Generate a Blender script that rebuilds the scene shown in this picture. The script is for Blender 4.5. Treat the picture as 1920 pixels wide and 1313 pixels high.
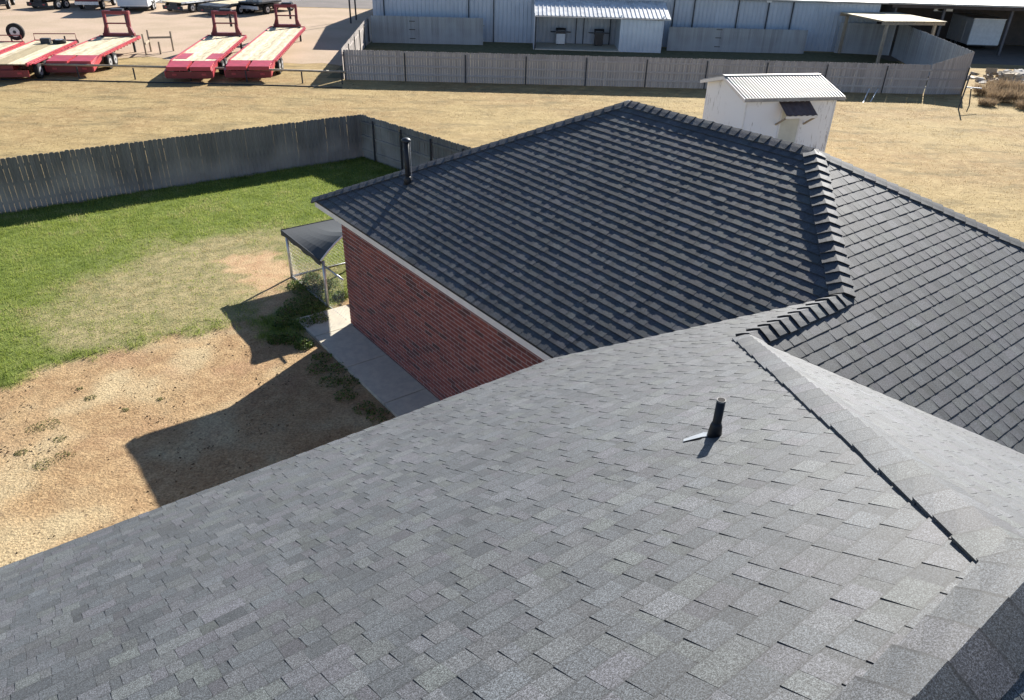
import bpy, math, random
import numpy as np
from mathutils import Vector, Matrix
random.seed(7); rng = np.random.default_rng(11)
for o in list(bpy.data.objects): bpy.data.objects.remove(o)
scene = bpy.context.scene
COL = scene.collection
# ------------------------------------------------------------------ camera, sky, sun, exposure
FPX, PITCH, ROLL, TH, CAMH = 1387.55, 0.52733, 0.02874, 0.66074, 8.0
SUN_EL, SUN_AZ = math.radians(27.9), math.radians(26.0)
cam = bpy.data.cameras.new('camera'); cam_o = bpy.data.objects.new('camera', cam); COL.objects.link(cam_o)
cam.sensor_fit = 'HORIZONTAL'; cam.sensor_width = 36; cam.lens = FPX/1920*36
cam.clip_start = .05; cam.clip_end = 3000
cp, sp, cr, sr = math.cos(PITCH), math.sin(PITCH), math.cos(ROLL), math.sin(ROLL)
Fv, R0, U0 = Vector((0, cp, -sp)), Vector((1, 0, 0)), Vector((0, sp, cp))
Rv, Uv = R0*cr+U0*sr, U0*cr-R0*sr
cam_o.matrix_world = Matrix(((Rv.x, Uv.x, -Fv.x, 0), (Rv.y, Uv.y, -Fv.y, 0), (Rv.z, Uv.z, -Fv.z, CAMH), (0, 0, 0, 1)))
scene.camera = cam_o
w = bpy.data.worlds.new('World'); scene.world = w; w.use_nodes = True
wn = w.node_tree; sky = wn.nodes.new('ShaderNodeTexSky'); sky.sky_type = 'NISHITA'; sky.sun_disc = False
sky.air_density = .7; sky.dust_density = .3; sky.ozone_density = 1.6; sky.altitude = 1000
sky.sun_elevation = SUN_EL; sky.sun_rotation = SUN_AZ
wn.links.new(sky.outputs[0], wn.nodes['Background'].inputs[0]); wn.nodes['Background'].inputs[1].default_value = .075
sl = bpy.data.lights.new('sun', 'SUN'); sl.energy = 5.0; sl.angle = math.radians(.53); sl.color = (1, .95, .87)
so = bpy.data.objects.new('sun', sl); COL.objects.link(so); so.location = (40, 80, 60)
SD = Vector((-math.sin(SUN_AZ)*math.cos(SUN_EL), -math.cos(SUN_AZ)*math.cos(SUN_EL), -math.sin(SUN_EL)))
so.rotation_euler = SD.to_track_quat('-Z', 'Y').to_euler()
vs = scene.view_settings; vs.view_transform = 'Standard'; vs.look = 'None'; vs.exposure = 1.28; vs.gamma = 1

# ------------------------------------------------------------------ pixel helpers (photo is 1920 x 1313)
def ray(x, y):
    X = (x-960)/FPX; Y = (y-656.5)/FPX
    return Fv + Rv*X - Uv*Y
def g(x, y, z=0.):
    d = ray(x, y); t = (z-CAMH)/d.z
    return Vector((d.x*t, d.y*t, z))
def at_y(x, y, Y):
    d = ray(x, y); t = Y/d.y
    return Vector((d.x*t, Y, CAMH+t*d.z))
def pix(P):
    v = Vector(P)-Vector((0, 0, CAMH)); d = v.dot(Fv)
    if d < .05: return (-9e3, -9e3, d)
    return (960+FPX*v.dot(Rv)/d, 656.5-FPX*v.dot(Uv)/d, d)
D2 = Vector((math.cos(TH), math.sin(TH), 0)); D1 = Vector((-math.sin(TH), math.cos(TH), 0))
def hw(b, a, z=0.): return D2*b+D1*a+Vector((0, 0, z))     # house frame -> world

# ------------------------------------------------------------------ materials
def lin(c): return tuple((v/255/12.92 if v <= 10 else ((v/255+.055)/1.055)**2.4) for v in c)
class NT:
    def __init__(s, name):
        s.m = bpy.data.materials.new(name); s.m.use_nodes = True; s.t = s.m.node_tree
        s.b = s.t.nodes['Principled BSDF']; s.tc = None
    def n(s, k, **kw):
        x = s.t.nodes.new(k)
        for a, v in kw.items(): setattr(x, a, v)
        return x
    def l(s, a, b): s.t.links.new(a, b)
    def put(s, sock, v):
        if hasattr(v, 'is_linked') or hasattr(v, 'links'): s.l(v, sock)
        else: sock.default_value = v
    def coord(s, kind='Object', scale=(1, 1, 1)):
        tc = s.n('ShaderNodeTexCoord'); mp = s.n('ShaderNodeMapping'); s.l(tc.outputs[kind], mp.inputs[0]); mp.inputs['Scale'].default_value = scale
        return mp.outputs[0]
    def world(s, scale=(1, 1, 1)):
        ge = s.n('ShaderNodeNewGeometry'); mp = s.n('ShaderNodeMapping'); s.l(ge.outputs['Position'], mp.inputs[0]); mp.inputs['Scale'].default_value = scale
        return mp.outputs[0]
    def noise(s, v, scale, detail=4, rough=.55, dist=0):
        x = s.n('ShaderNodeTexNoise'); s.l(v, x.inputs['Vector']); x.inputs['Scale'].default_value = scale
        x.inputs['Detail'].default_value = detail; x.inputs['Roughness'].default_value = rough; x.inputs['Distortion'].default_value = dist
        return x.outputs[0]
    def math(s, op, a, b=0., c=None, clamp=False):
        x = s.n('ShaderNodeMath', operation=op); x.use_clamp = clamp; s.put(x.inputs[0], a); s.put(x.inputs[1], b)
        if c is not None: s.put(x.inputs[2], c)
        return x.outputs[0]
    def mr(s, v, a, b, c=0., d=1.):
        x = s.n('ShaderNodeMapRange'); x.interpolation_type = 'SMOOTHSTEP'; s.put(x.inputs[0], v)
        for i, k in enumerate((a, b, c, d)): x.inputs[i+1].default_value = k
        return x.outputs[0]
    def mix(s, f, a, b):
        x = s.n('ShaderNodeMix', data_type='RGBA'); s.put(x.inputs[0], f)
        for k, v in ((6, a), (7, b)):
            if isinstance(v, tuple): x.inputs[k].default_value = (*v, 1)[:4]
            else: s.l(v, x.inputs[k])
        return x.outputs[2]
    def ramp(s, f, stops):
        x = s.n('ShaderNodeValToRGB'); s.put(x.inputs[0], f); e = x.color_ramp.elements
        while len(e) < len(stops): e.new(.5)
        for k, (p, c) in enumerate(stops): e[k].position = p; e[k].color = (*c, 1)
        return x.outputs[0]
    def scale(s, col, f):
        x = s.n('ShaderNodeVectorMath', operation='SCALE'); s.l(col, x.inputs[0]); s.put(x.inputs['Scale'], f); return x.outputs[0]
    def bump(s, h, strength, dist):
        x = s.n('ShaderNodeBump'); s.l(h, x.inputs['Height']); x.inputs['Strength'].default_value = strength; x.inputs['Distance'].default_value = dist
        s.l(x.outputs[0], s.b.inputs['Normal'])
    def attr(s, name): return s.n('ShaderNodeAttribute', attribute_name=name)
    def rnd(s): return s.n('ShaderNodeObjectInfo').outputs['Random']
    def done(s, col, rough=.8, spec=.3, metal=0.):
        if isinstance(col, tuple): s.b.inputs['Base Color'].default_value = (*col, 1)
        else: s.l(col, s.b.inputs['Base Color'])
        s.put(s.b.inputs['Roughness'], rough); s.b.inputs['Specular IOR Level'].default_value = spec; s.b.inputs['Metallic'].default_value = metal
        return s.m
def plain(name, c1, c2=None, sc=6, rough=.7, spec=.3, metal=0, orand=0., bump=0., bd=.004, stretch=(1, 1, 1), detail=5, tone=0.):
    t = NT(name); v = t.coord('Object', stretch); c2 = c2 or tuple(x*.7 for x in c1)
    nz = t.noise(v, sc, detail); col = t.mix(t.mr(nz, .3, .7), c1, c2)
    if orand: col = t.scale(col, t.math('MULTIPLY_ADD', t.rnd(), 2*orand, 1-orand))
    if tone: col = t.scale(col, t.math('MULTIPLY_ADD', t.attr('tone').outputs['Fac'], 2*tone, 1-tone))
    if bump: t.bump(nz, bump, bd)
    return t.done(col, rough, spec, metal)
M = {}
def shingle_mat():
    t = NT('asphalt_shingle'); v = t.coord('Object')
    tone = t.attr('tone').outputs['Fac']; t2 = t.math('FRACT', t.math('MULTIPLY', tone, 7.31))
    base = t.ramp(t2, [(0, (.042, .047, .053)), (.35, (.053, .059, .065)), (.6, (.058, .059, .068)), (.8, (.055, .062, .062)), (1, (.064, .068, .075))])
    base = t.scale(base, t.math('MULTIPLY_ADD', tone, .72, .68))
    gr = t.noise(v, 190, 2, .8); gr2 = t.noise(v, 330, 1, .5)
    f = t.math('ADD', t.mr(gr, .3, .7, .2, 1.8), t.mr(gr2, .5, .75, -.12, .75))
    g3 = t.noise(v, 95, 3, .7); f = t.math('MULTIPLY', f, t.mr(g3, .3, .7, .55, 1.45))
    big = t.noise(v, 1.3, 3); f = t.math('MULTIPLY', f, t.mr(big, .3, .7, .9, 1.1))
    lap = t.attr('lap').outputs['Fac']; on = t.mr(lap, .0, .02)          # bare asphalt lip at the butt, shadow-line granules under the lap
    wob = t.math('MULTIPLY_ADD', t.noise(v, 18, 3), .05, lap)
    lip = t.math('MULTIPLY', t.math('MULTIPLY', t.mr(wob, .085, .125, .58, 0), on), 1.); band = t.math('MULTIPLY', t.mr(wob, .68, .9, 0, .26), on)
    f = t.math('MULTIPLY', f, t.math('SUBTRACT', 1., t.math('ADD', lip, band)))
    col = t.scale(base, f)
    t.bump(gr, .22, .003)
    t.b.inputs['Sheen Weight'].default_value = .25; t.b.inputs['Sheen Roughness'].default_value = .25
    return t.done(col, .68, .45)
M['shingle'] = shingle_mat()
def brick_mat():
    t = NT('red_brick'); v = t.coord('Object'); k = t.math('FRACT', t.math('ADD', t.attr('tone').outputs['Fac'], t.rnd()))
    base = t.ramp(k, [(0, (.16, .062, .055)), (.3, (.25, .08, .066)), (.6, (.295, .098, .076)), (.85, (.21, .076, .066)), (1, (.10, .055, .052))])
    n1 = t.noise(v, 60, 4); col = t.scale(base, t.mr(n1, .3, .7, .78, 1.2)); t.bump(n1, .4, .003)
    return t.done(col, .85, .25)
M['brick'] = brick_mat()
M['mortar'] = plain('mortar', (.60, .54, .52), (.48, .43, .42), 40, .9, .2)
M['trim'] = plain('painted_trim', (.80, .77, .72), (.72, .69, .65), 5, .5, .4)
M['white'] = plain('white_paint', (.78, .78, .77), (.68, .68, .67), 4, .5, .4)
M['black'] = plain('black_pipe', (.018, .02, .024), (.012, .013, .016), 10, .55, .4)
M['greyrim'] = plain('grey_rim', (.16, .165, .17), None, 12, .6, .3)
M['rubber'] = plain('rubber', (.022, .022, .024), (.035, .033, .03), 9, .85, .2)
M['galv'] = plain('galvanised', (.55, .56, .57), (.42, .43, .44), 20, .35, .5, .6)
M['red'] = plain('red_paint', (.46, .045, .06), (.34, .035, .045), 2.5, .42, .5)
M['maroon'] = plain('maroon_paint', (.20, .014, .022), (.15, .012, .018), 3, .4, .5)
M['plank'] = plain('deck_plank', (.72, .63, .44), (.44, .37, .25), 2.2, .85, .2, orand=.2, stretch=(3, .5, 1))
M['grease'] = plain('worn_plank', (.44, .36, .22), (.30, .25, .16), 4, .85, .2, orand=.1, stretch=(6, .4, 1))
M['rim'] = plain('wheel_rim', (.62, .63, .65), (.45, .45, .47), 12, .4, .5, .5)
M['sheet'] = plain('metal_roof', (.44, .42, .38), (.36, .34, .31), 2, .55, .35, 0)
M['siding'] = plain('metal_siding', (.46, .50, .55), (.40, .44, .49), 1.2, .45, .5, .1, orand=.05)
M['siding_pale'] = plain('metal_siding_pale', (.58, .63, .67), (.50, .55, .60), 1.2, .45, .5, .1)
M['dark'] = plain('dark_metal', (.045, .05, .058), (.03, .034, .04), 6, .5, .4, .3)
M['brown'] = plain('brown_metal', (.085, .062, .052), (.06, .046, .04), 2, .6, .3)
M['concrete'] = plain('concrete', (.58, .53, .42), (.48, .44, .36), 7, .9, .2, bump=.15)
M['barngrey'] = plain('barn_wall', (.16, .15, .15), (.12, .11, .11), 2, .8, .2)
M['canvas'] = plain('shade_cloth', (.055, .06, .064), (.042, .046, .05), 30, .75, .3, bump=.2, bd=.002)
M['cast'] = plain('cast_black', (.02, .02, .022), (.03, .03, .032), 8, .4, .5)
M['rustpipe'] = plain('tan_pipe', (.42, .34, .24), (.30, .24, .17), 6, .6, .4)
M['bare'] = plain('bare_wood', (.44, .36, .26), (.30, .25, .19), 7, .85, .2, orand=.15, stretch=(3, 3, .5))
M['rock'] = plain('broken_concrete', (.50, .47, .43), (.36, .33, .29), 5, .9, .2, orand=.2, bump=.4, bd=.02)
def wood_fence(name, c1, c2, stain, amt):
    t = NT(name); v = t.coord('Object', (9, 9, .9)); n1 = t.noise(v, 4, 6, .6); wv = t.world()
    col = t.mix(t.mr(n1, .3, .7), c1, c2); col = t.scale(col, t.math('MULTIPLY_ADD', t.rnd(), .3, .85))
    if amt:
        sx = t.n('ShaderNodeSeparateXYZ'); t.l(wv, sx.inputs[0])
        nx = t.n('ShaderNodeTexNoise', noise_dimensions='1D'); t.put(nx.inputs['W'], t.math('MULTIPLY', sx.outputs[0], .14)); nx.inputs['Detail'].default_value = 0
        hgt = t.math('MULTIPLY_ADD', nx.outputs[0], 3.0, -.75)
        f = t.mr(t.math('SUBTRACT', sx.outputs[2], hgt), -.45, .35, amt, 0.)
        f = t.math('MULTIPLY', f, t.mr(t.noise(wv, 2.2, 3), .25, .7, .55, 1.))
        col = t.mix(f, col, stain)
    t.bump(n1, .3, .004)
    return t.done(col, .88, .2)
M['yardwood'] = wood_fence('weathered_yard_fence', (.225, .205, .185), (.155, .143, .132), (.38, .34, .30), .85)
M['farwood'] = wood_fence('weathered_far_fence', (.42, .38, .35), (.31, .275, .255), (.3, .28, .27), 0)
M['panelwood'] = wood_fence('grey_panel_fence', (.38, .38, .37), (.29, .29, .285), (.40, .42, .43), .6)
def grass_mat(name, stops, rough=.75, trans=.0):
    t = NT(name); c = t.attr('tone').outputs['Fac']
    col = t.ramp(c, stops)
    t.done(col, rough, .25)
    if trans:
        tr = t.n('ShaderNodeBsdfTranslucent'); t.l(col, tr.inputs[0]); mx = t.n('ShaderNodeMixShader'); mx.inputs[0].default_value = trans
        t.l(t.b.outputs[0], mx.inputs[1]); t.l(tr.outputs[0], mx.inputs[2]); t.l(mx.outputs[0], t.t.nodes['Material Output'].inputs[0])
    return t.m
M['lawn_blade'] = grass_mat('lawn_blade', [(0, (.10, .15, .03)), (.35, (.26, .32, .065)), (.6, (.34, .385, .105)), (.8, (.42, .37, .20)), (1, (.54, .45, .25))], .7, .45)
M['straw_blade'] = grass_mat('straw_blade', [(0, (.18, .12, .075)), (.4, (.37, .27, .15)), (.8, (.47, .37, .21)), (1, (.54, .45, .27))], .8, .4)
M['field_blade'] = grass_mat('field_blade', [(0, (.20, .14, .08)), (.4, (.35, .255, .13)), (.8, (.44, .34, .175)), (1, (.52, .42, .24))], .8, .4)
M['leaf'] = grass_mat('weed_leaf', [(0, (.035, .07, .018)), (.5, (.11, .17, .035)), (1, (.22, .28, .07))], .55, .3)
M['tuft'] = grass_mat('tuft_leaf', [(0, (.12, .13, .05)), (.5, (.2, .2, .08)), (1, (.3, .28, .12))], .7, .4)
M['twig'] = grass_mat('brush_twig', [(0, (.17, .12, .08)), (.5, (.34, .25, .16)), (1, (.50, .39, .25))], .85, .3)
def field_mat():
    t = NT('dry_field'); v = t.world()
    a = t.noise(v, .16, 4); b = t.noise(v, 1.6, 5, .6); c = t.noise(t.world((.8, 2.0, 1)), 7, 8, .75)
    col = t.mix(t.mr(a, .35, .65), (.37, .28, .135), (.31, .215, .105)); col = t.mix(t.mr(b, .42, .72, 0, .75), col, (.45, .34, .175))
    col = t.mix(t.mr(t.noise(t.world((.6, 1.6, 1)), .7, 8, .72), .46, .66, 0, .9), col, (.21, .165, .085))
    col = t.scale(col, t.mr(c, .25, .75, .60, 1.32)); t.bump(c, .45, .04)
    return t.done(col, .95, .1)
M['field'] = field_mat()
def lot_mat():
    t = NT('gravel_lot'); v = t.world(); a = t.noise(v, .3, 4); c = t.noise(v, 12, 4, .7)
    col = t.mix(t.mr(a, .35, .65), (.46, .35, .26), (.40, .31, .22)); col = t.scale(col, t.mr(c, .25, .75, .75, 1.2)); t.bump(c, .5, .03)
    return t.done(col, .95, .1)
M['lot'] = lot_mat()
def road_mat():
    t = NT('asphalt_road'); v = t.world(); a = t.noise(v, .5, 4); c = t.noise(v, 20, 3)
    return t.done(t.scale(t.mix(t.mr(a, .3, .7), (.19, .165, .15), (.15, .135, .125)), t.mr(c, .3, .7, .85, 1.15)), .9, .2)
M['road'] = road_mat()
def yard_mat():
    t = NT('yard_soil'); v = t.world(); gr = t.attr('green').outputs['Fac']; dd = t.attr('dead').outputs['Fac']; ba = t.attr('bare').outputs['Fac']
    n1 = t.noise(v, 3.2, 6, .62); n2 = t.noise(v, 26, 5, .65); n3 = t.noise(v, .8, 4)
    straw = t.mix(t.mr(n1, .35, .62), (.43, .30, .165), (.33, .215, .115)); straw = t.mix(t.mr(n3, .45, .66, 0, .7), straw, (.50, .41, .25))
    straw = t.mix(t.mr(t.noise(v, 7, 5, .7), .6, .72, 0, .8), straw, (.13, .09, .06)); straw = t.mix(t.mr(t.noise(v, .5, 3), .5, .68, 0, .6), straw, (.33, .20, .12))
    grn = t.mix(t.mr(n1, .3, .7), (.12, .16, .035), (.16, .20, .05)); dead = t.mix(t.mr(n1, .35, .65), (.36, .30, .16), (.22, .20, .10))
    col = t.mix(gr, straw, t.mix(dd, grn, dead)); col = t.mix(ba, col, t.mix(t.mr(n1, .3, .7), (.42, .27, .155), (.50, .36, .21)))
    col = t.scale(col, t.mr(n2, .25, .75, .6, 1.32)); t.bump(n2, .8, .03)
    return t.done(col, .95, .1)
M['yard'] = yard_mat()

# ------------------------------------------------------------------ mesh building
class MB:
    def __init__(s): s.v = []; s.f = []; s.t = []; s.q = []
    def poly(s, pts, tone=0.):
        k = len(s.v); s.v += [tuple(p) for p in pts]; s.f.append(tuple(range(k, k+len(pts)))); s.t.append(tone)
    def box(s, c, d, rot=0., tone=0.):
        x, y, z = [v/2 for v in d]; cr_, sr_ = math.cos(rot), math.sin(rot); P = []
        for k in range(8):
            px, py, pz = (x if k & 1 else -x), (y if k & 2 else -y), (z if k & 4 else -z)
            P.append((c[0]+px*cr_-py*sr_, c[1]+px*sr_+py*cr_, c[2]+pz))
        s.hexa(P, tone); return s
    def hexa(s, P, tone=0.):
        k = len(s.v); s.v += [tuple(p) for p in P]
        for q in ((0, 2, 3, 1), (4, 5, 7, 6), (0, 1, 5, 4), (2, 6, 7, 3), (0, 4, 6, 2), (1, 3, 7, 5)): s.f.append(tuple(k+i for i in q)); s.t.append(tone)
    def prism(s, bot, top, tone=0.):
        k = len(s.v); n = len(bot); s.v += [tuple(p) for p in bot]+[tuple(p) for p in top]
        s.f.append(tuple(k+i for i in range(n-1, -1, -1))); s.f.append(tuple(k+n+i for i in range(n)))
        for i in range(n): j = (i+1) % n; s.f.append((k+i, k+j, k+n+j, k+n+i))
        s.t += [tone]*(n+2); return s
    def tube(s, pts, r, n=8, tone=0.):
        pts = [Vector(p) for p in pts]; rings = []
        for i, p in enumerate(pts):
            a = pts[max(i-1, 0)]; b = pts[min(i+1, len(pts)-1)]; d = (b-a).normalized()
            u = d.cross(Vector((0, 0, 1)) if abs(d.z) < .9 else Vector((1, 0, 0))).normalized(); w_ = d.cross(u)
            rr = r[i] if isinstance(r, (list, tuple)) else r; k = len(s.v)
            s.v += [tuple(p+(u*math.cos(2*math.pi*j/n)+w_*math.sin(2*math.pi*j/n))*rr) for j in range(n)]; rings.append(k)
        for a, b in zip(rings, rings[1:]):
            for j in range(n): s.f.append((a+j, a+(j+1) % n, b+(j+1) % n, b+j)); s.t.append(tone)
        s.f.append(tuple(rings[0]+j for j in range(n-1, -1, -1))); s.f.append(tuple(rings[-1]+j for j in range(n))); s.t += [tone, tone]
        return s
    def beam(s, p, q, wd, ht, tone=0.):
        p, q = Vector(p), Vector(q); d = (q-p).normalized(); u = d.cross(Vector((0, 0, 1)) if abs(d.z) < .95 else Vector((0, 1, 0))).normalized(); n = u.cross(d)
        P = []
        for e in (p, q):
            for a, b in ((-1, -1), (1, -1), (1, 1), (-1, 1)): P.append(e+u*a*wd/2+n*b*ht/2)
        s.prism(P[:4], P[4:], tone); return s
    def mesh(s, name, mat, smooth=False):
        me = bpy.data.meshes.new(name); me.from_pydata(s.v, [], s.f); me.materials.append(mat)
        if any(s.t): me.attributes.new('tone', 'FLOAT', 'FACE').data.foreach_set('value', np.array(s.t, dtype=np.float32))
        if s.q: me.attributes.new('lap', 'FLOAT', 'POINT').data.foreach_set('value', np.array(s.q, dtype=np.float32))
        if smooth: me.polygons.foreach_set('use_smooth', [True]*len(me.polygons))
        me.update(); return me
    def build(s, name, mat, parent=None, smooth=False, loc=None, kind=None):
        return obj(name, s.mesh(name, mat, smooth), parent, loc, kind)
def obj(name, me, parent=None, loc=None, kind=None, rot=None):
    o = bpy.data.objects.new(name, me); COL.objects.link(o)
    if parent: o.parent = parent
    if loc is not None: o.location = loc
    if rot is not None: o.rotation_euler = rot
    if kind: o['kind'] = kind
    return o
def tag(o, label, cat, group=None):
    o['label'] = label; o['category'] = cat
    if group: o['group'] = group
    return o
def thing(name, label, cat, loc=(0, 0, 0), rz=0., group=None):
    o = bpy.data.objects.new(name, None); COL.objects.link(o); o.empty_display_size = .2
    o.location = loc; o.rotation_euler = (0, 0, rz); return tag(o, label, cat, group)
def copy_tree(o, parent=None):
    c = o.copy(); COL.objects.link(c); c.parent = parent
    for ch in list(o.children): copy_tree(ch, c)
    return c
def np_mesh(name, V, Fidx, mat, tone=None):
    me = bpy.data.meshes.new(name); nv, nf = len(V), len(Fidx); k = Fidx.shape[1]
    me.vertices.add(nv); me.vertices.foreach_set('co', V.astype(np.float32).ravel())
    me.loops.add(nf*k); me.loops.foreach_set('vertex_index', Fidx.astype(np.int32).ravel())
    me.polygons.add(nf); me.polygons.foreach_set('loop_start', np.arange(0, nf*k, k, dtype=np.int32)); me.polygons.foreach_set('loop_total', np.full(nf, k, dtype=np.int32))
    me.update(calc_edges=True); me.materials.append(mat)
    if tone is not None: me.attributes.new('tone', 'FLOAT', 'FACE').data.foreach_set('value', tone.astype(np.float32))
    return me
def sheet(name, pts, z, mat, kind='structure'):
    mb = MB(); mb.poly([(p[0], p[1], z) for p in pts]); o = mb.build(name, mat); o['kind'] = kind; return o

# ------------------------------------------------------------------ ground, lot, road
sheet('ground', [(-700, -300), (700, -300), (700, 900), (-700, 900)], 0, M['field'])
edge = [(-75, 46.5)]
for i in range(60): edge.append((-75+i*1.1, 47.2+random.uniform(-.6, .6)+1.2*math.sin(i*.7)))
sheet('gravel_lot', edge+[(-9.2, 47.5), (-9.5, 79), (-75, 79)], .006, M['lot'])
sheet('road', [(-300, 79.5), (300, 79.5), (300, 92), (-300, 92)], .012, M['road'])
# yard: coloured by what grows there
def sd_poly(X, Y, poly):
    n = len(poly); d = np.full(X.shape, 1e9); ins = np.zeros(X.shape, bool)
    for i in range(n):
        (x0, y0), (x1, y1) = poly[i], poly[(i+1) % n]; ex, ey = x1-x0, y1-y0
        t = np.clip(((X-x0)*ex+(Y-y0)*ey)/(ex*ex+ey*ey), 0, 1); d = np.minimum(d, np.hypot(X-x0-t*ex, Y-y0-t*ey))
        c = ((y0 > Y) != (y1 > Y)) & (X < ex*(Y-y0)/(ey+1e-12)+x0); ins ^= c
    return np.where(ins, -d, d)
def vnoise(X, Y, sc, seed):
    r = np.random.default_rng(seed); T = r.random((128, 128)); x = X*sc+500; y = Y*sc+500; xi = np.floor(x).astype(int); yi = np.floor(y).astype(int)
    fx = x-xi; fy = y-yi; fx = fx*fx*(3-2*fx); fy = fy*fy*(3-2*fy); q = lambda i, j: T[i % 128, j % 128]
    return (q(xi, yi)*(1-fx)+q(xi+1, yi)*fx)*(1-fy)+(q(xi, yi+1)*(1-fx)+q(xi+1, yi+1)*fx)*fy
def fb(X, Y, sc, seed): return (vnoise(X, Y, sc, seed)+.5*vnoise(X, Y, sc*2.1, seed+1)+.25*vnoise(X, Y, sc*4.3, seed+2))/1.75
PG = lambda L: [tuple(g(x, y)[:2]) for x, y in L]
fc = g(682, 296); f0 = g(33, 398); fdir = (f0-fc).normalized(); fl = fc+fdir*19.
rdir = (g(880, 273, 1.68)-g(676, 212, 1.68)); rdir.z = 0; rdir.normalize()
LAWN = [tuple(fc[:2]), tuple(fl[:2])]+[tuple((g(0, 728)+Vector((-5, -1.6, 0)))[:2])]+PG([(0, 729), (18, 728), (36, 716), (62, 700), (130, 682), (200, 664), (250, 655), (300, 640), (345, 632), (400, 617), (440, 610), (478, 612), (500, 640), (560, 640), (600, 600), (640, 560)])+[tuple((fc+rdir*9)[:2])]
DEADC = PG([(90, 600), (150, 545), (230, 495), (330, 455), (450, 432), (570, 440), (640, 520), (560, 605), (430, 602), (330, 622), (230, 640), (110, 665)])
BARE = PG([(400, 492), (440, 478), (500, 476), (545, 490), (560, 520), (548, 560), (520, 605), (478, 600), (470, 560), (440, 530)])
def zones(X, Y):
    n = fb(X, Y, 1.1, 3)-.5; n2 = fb(X, Y, 3.3, 9)-.5
    gr = 1/(1+np.exp((sd_poly(X, Y, LAWN)+n2*.5)/.05)); dd = 1/(1+np.exp((sd_poly(X, Y, DEADC)+n*2.2)/.28))
    ba = 1/(1+np.exp((sd_poly(X, Y, BARE)+n2*1.2+.12)/.08))
    return gr, dd, ba
YX, YY = np.meshgrid(np.arange(-19, 4.01, .085), np.arange(6., 28.01, .085)); nyx = YX.shape[1]; nyy = YX.shape[0]
YARD = [tuple(fc[:2]), tuple(fl[:2]), (-19, 5), (4, 5), tuple((fc+rdir*12)[:2])]
gr, dd, ba = zones(YX, YY); hz = .012+.02*(fb(YX, YY, 2.5, 21)-.5)+gr*.03
V = np.stack([YX, YY, np.maximum(hz, .006)], -1).reshape(-1, 3); I = np.arange(nyx*nyy).reshape(nyy, nyx)
Q = np.stack([I[:-1, :-1], I[:-1, 1:], I[1:, 1:], I[1:, :-1]], -1).reshape(-1, 4)
cx, cy = V[Q[:, 0], 0]+.04, V[Q[:, 0], 1]+.04
Q = Q[sd_poly(cx, cy, YARD) < .0]
me = np_mesh('yard', V, Q, M['yard'])
for nm, ar in (('green', gr), ('dead', dd), ('bare', ba)): me.attributes.new(nm, 'FLOAT', 'POINT').data.foreach_set('value', ar.ravel().astype(np.float32))
yo = obj('yard', me); yo['kind'] = 'structure'

def blades(name, X, Y, Z, hgt, wid, tone, per, mat, lean=.5, spread=.05):
    n = len(X); X = np.repeat(X, per)+rng.normal(0, spread, n*per); Y = np.repeat(Y, per)+rng.normal(0, spread, n*per); Z = np.repeat(Z, per)
    h = np.repeat(hgt, per)*rng.uniform(.6, 1.25, n*per); wd = wid*rng.uniform(.6, 1.4, n*per); tn = np.clip(np.repeat(tone, per)+rng.normal(0, .1, n*per), 0.01, 1)
    az = rng.uniform(0, 2*np.pi, n*per); ln = rng.uniform(0, lean, n*per); la = rng.uniform(0, 2*np.pi, n*per)
    dx, dy = np.cos(az)*wd/2, np.sin(az)*wd/2; P = np.empty((n*per, 3, 3))
    P[:, 0] = np.stack([X-dx, Y-dy, Z-.004], -1); P[:, 1] = np.stack([X+dx, Y+dy, Z-.004], -1)
    P[:, 2] = np.stack([X+np.cos(la)*h*ln, Y+np.sin(la)*h*ln, Z+h*np.sqrt(np.clip(1-ln*ln*.6, .1, 1))], -1)
    me = np_mesh(name, P.reshape(-1, 3), np.arange(n*per*3).reshape(-1, 3), mat, tn)
    o = obj(name, me); o['kind'] = 'stuff'; return o
# lawn
n = 90000; X = rng.uniform(-19, 1, n); Y = rng.uniform(11, 28, n); gr, dd, ba = zones(X, Y); keep = (rng.random(n) < gr*(1-.92*ba)*(1-.5*dd)) & (sd_poly(X, Y, YARD) < -.03)
hb, ha = X*D2.x+Y*D2.y, X*D1.x+Y*D1.y
keep &= ~((hb > 5.17) & (ha < 14.68)) & ~((hb > 6.0) & (ha < 13.9))
X, Y, dd = X[keep], Y[keep], dd[keep]; n = len(X)
pt = fb(X, Y, 1.7, 40); tn = np.clip(.42+(pt-.5)*.9+dd*(rng.random(n)*.6+.05)+rng.normal(0, .06, n), 0, 1)
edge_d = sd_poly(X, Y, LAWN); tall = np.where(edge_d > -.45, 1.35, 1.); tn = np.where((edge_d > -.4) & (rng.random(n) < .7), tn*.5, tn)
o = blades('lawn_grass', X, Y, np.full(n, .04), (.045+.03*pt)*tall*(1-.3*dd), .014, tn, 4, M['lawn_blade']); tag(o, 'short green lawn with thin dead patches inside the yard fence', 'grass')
# straw in the near yard, tufts of weeds in it
n = 30000; X = rng.uniform(-15, 1, n); Y = rng.uniform(6, 17, n); gr, dd, ba = zones(X, Y); keep = (rng.random(n) < (1-gr)*.9) & (fb(X, Y, 1.2, 77) > .46+rng.normal(0, .05, n))
hb, ha = X*D2.x+Y*D2.y, X*D1.x+Y*D1.y; keep &= ~((hb > 5.17) & (ha < 14.68)) & ~((hb > 6) & (ha < 13.9)) & (ha > 5.6)
X, Y = X[keep], Y[keep]; n = len(X)
o = blades('dry_straw', X, Y, np.full(n, .008), .016+.02*rng.random(n), .011, np.clip(fb(X, Y, 1.3, 50)+rng.normal(0, .12, n), 0, 1), 3, M['straw_blade'], .95); tag(o, 'matted dry straw on the bare soil beside the house', 'straw')
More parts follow.
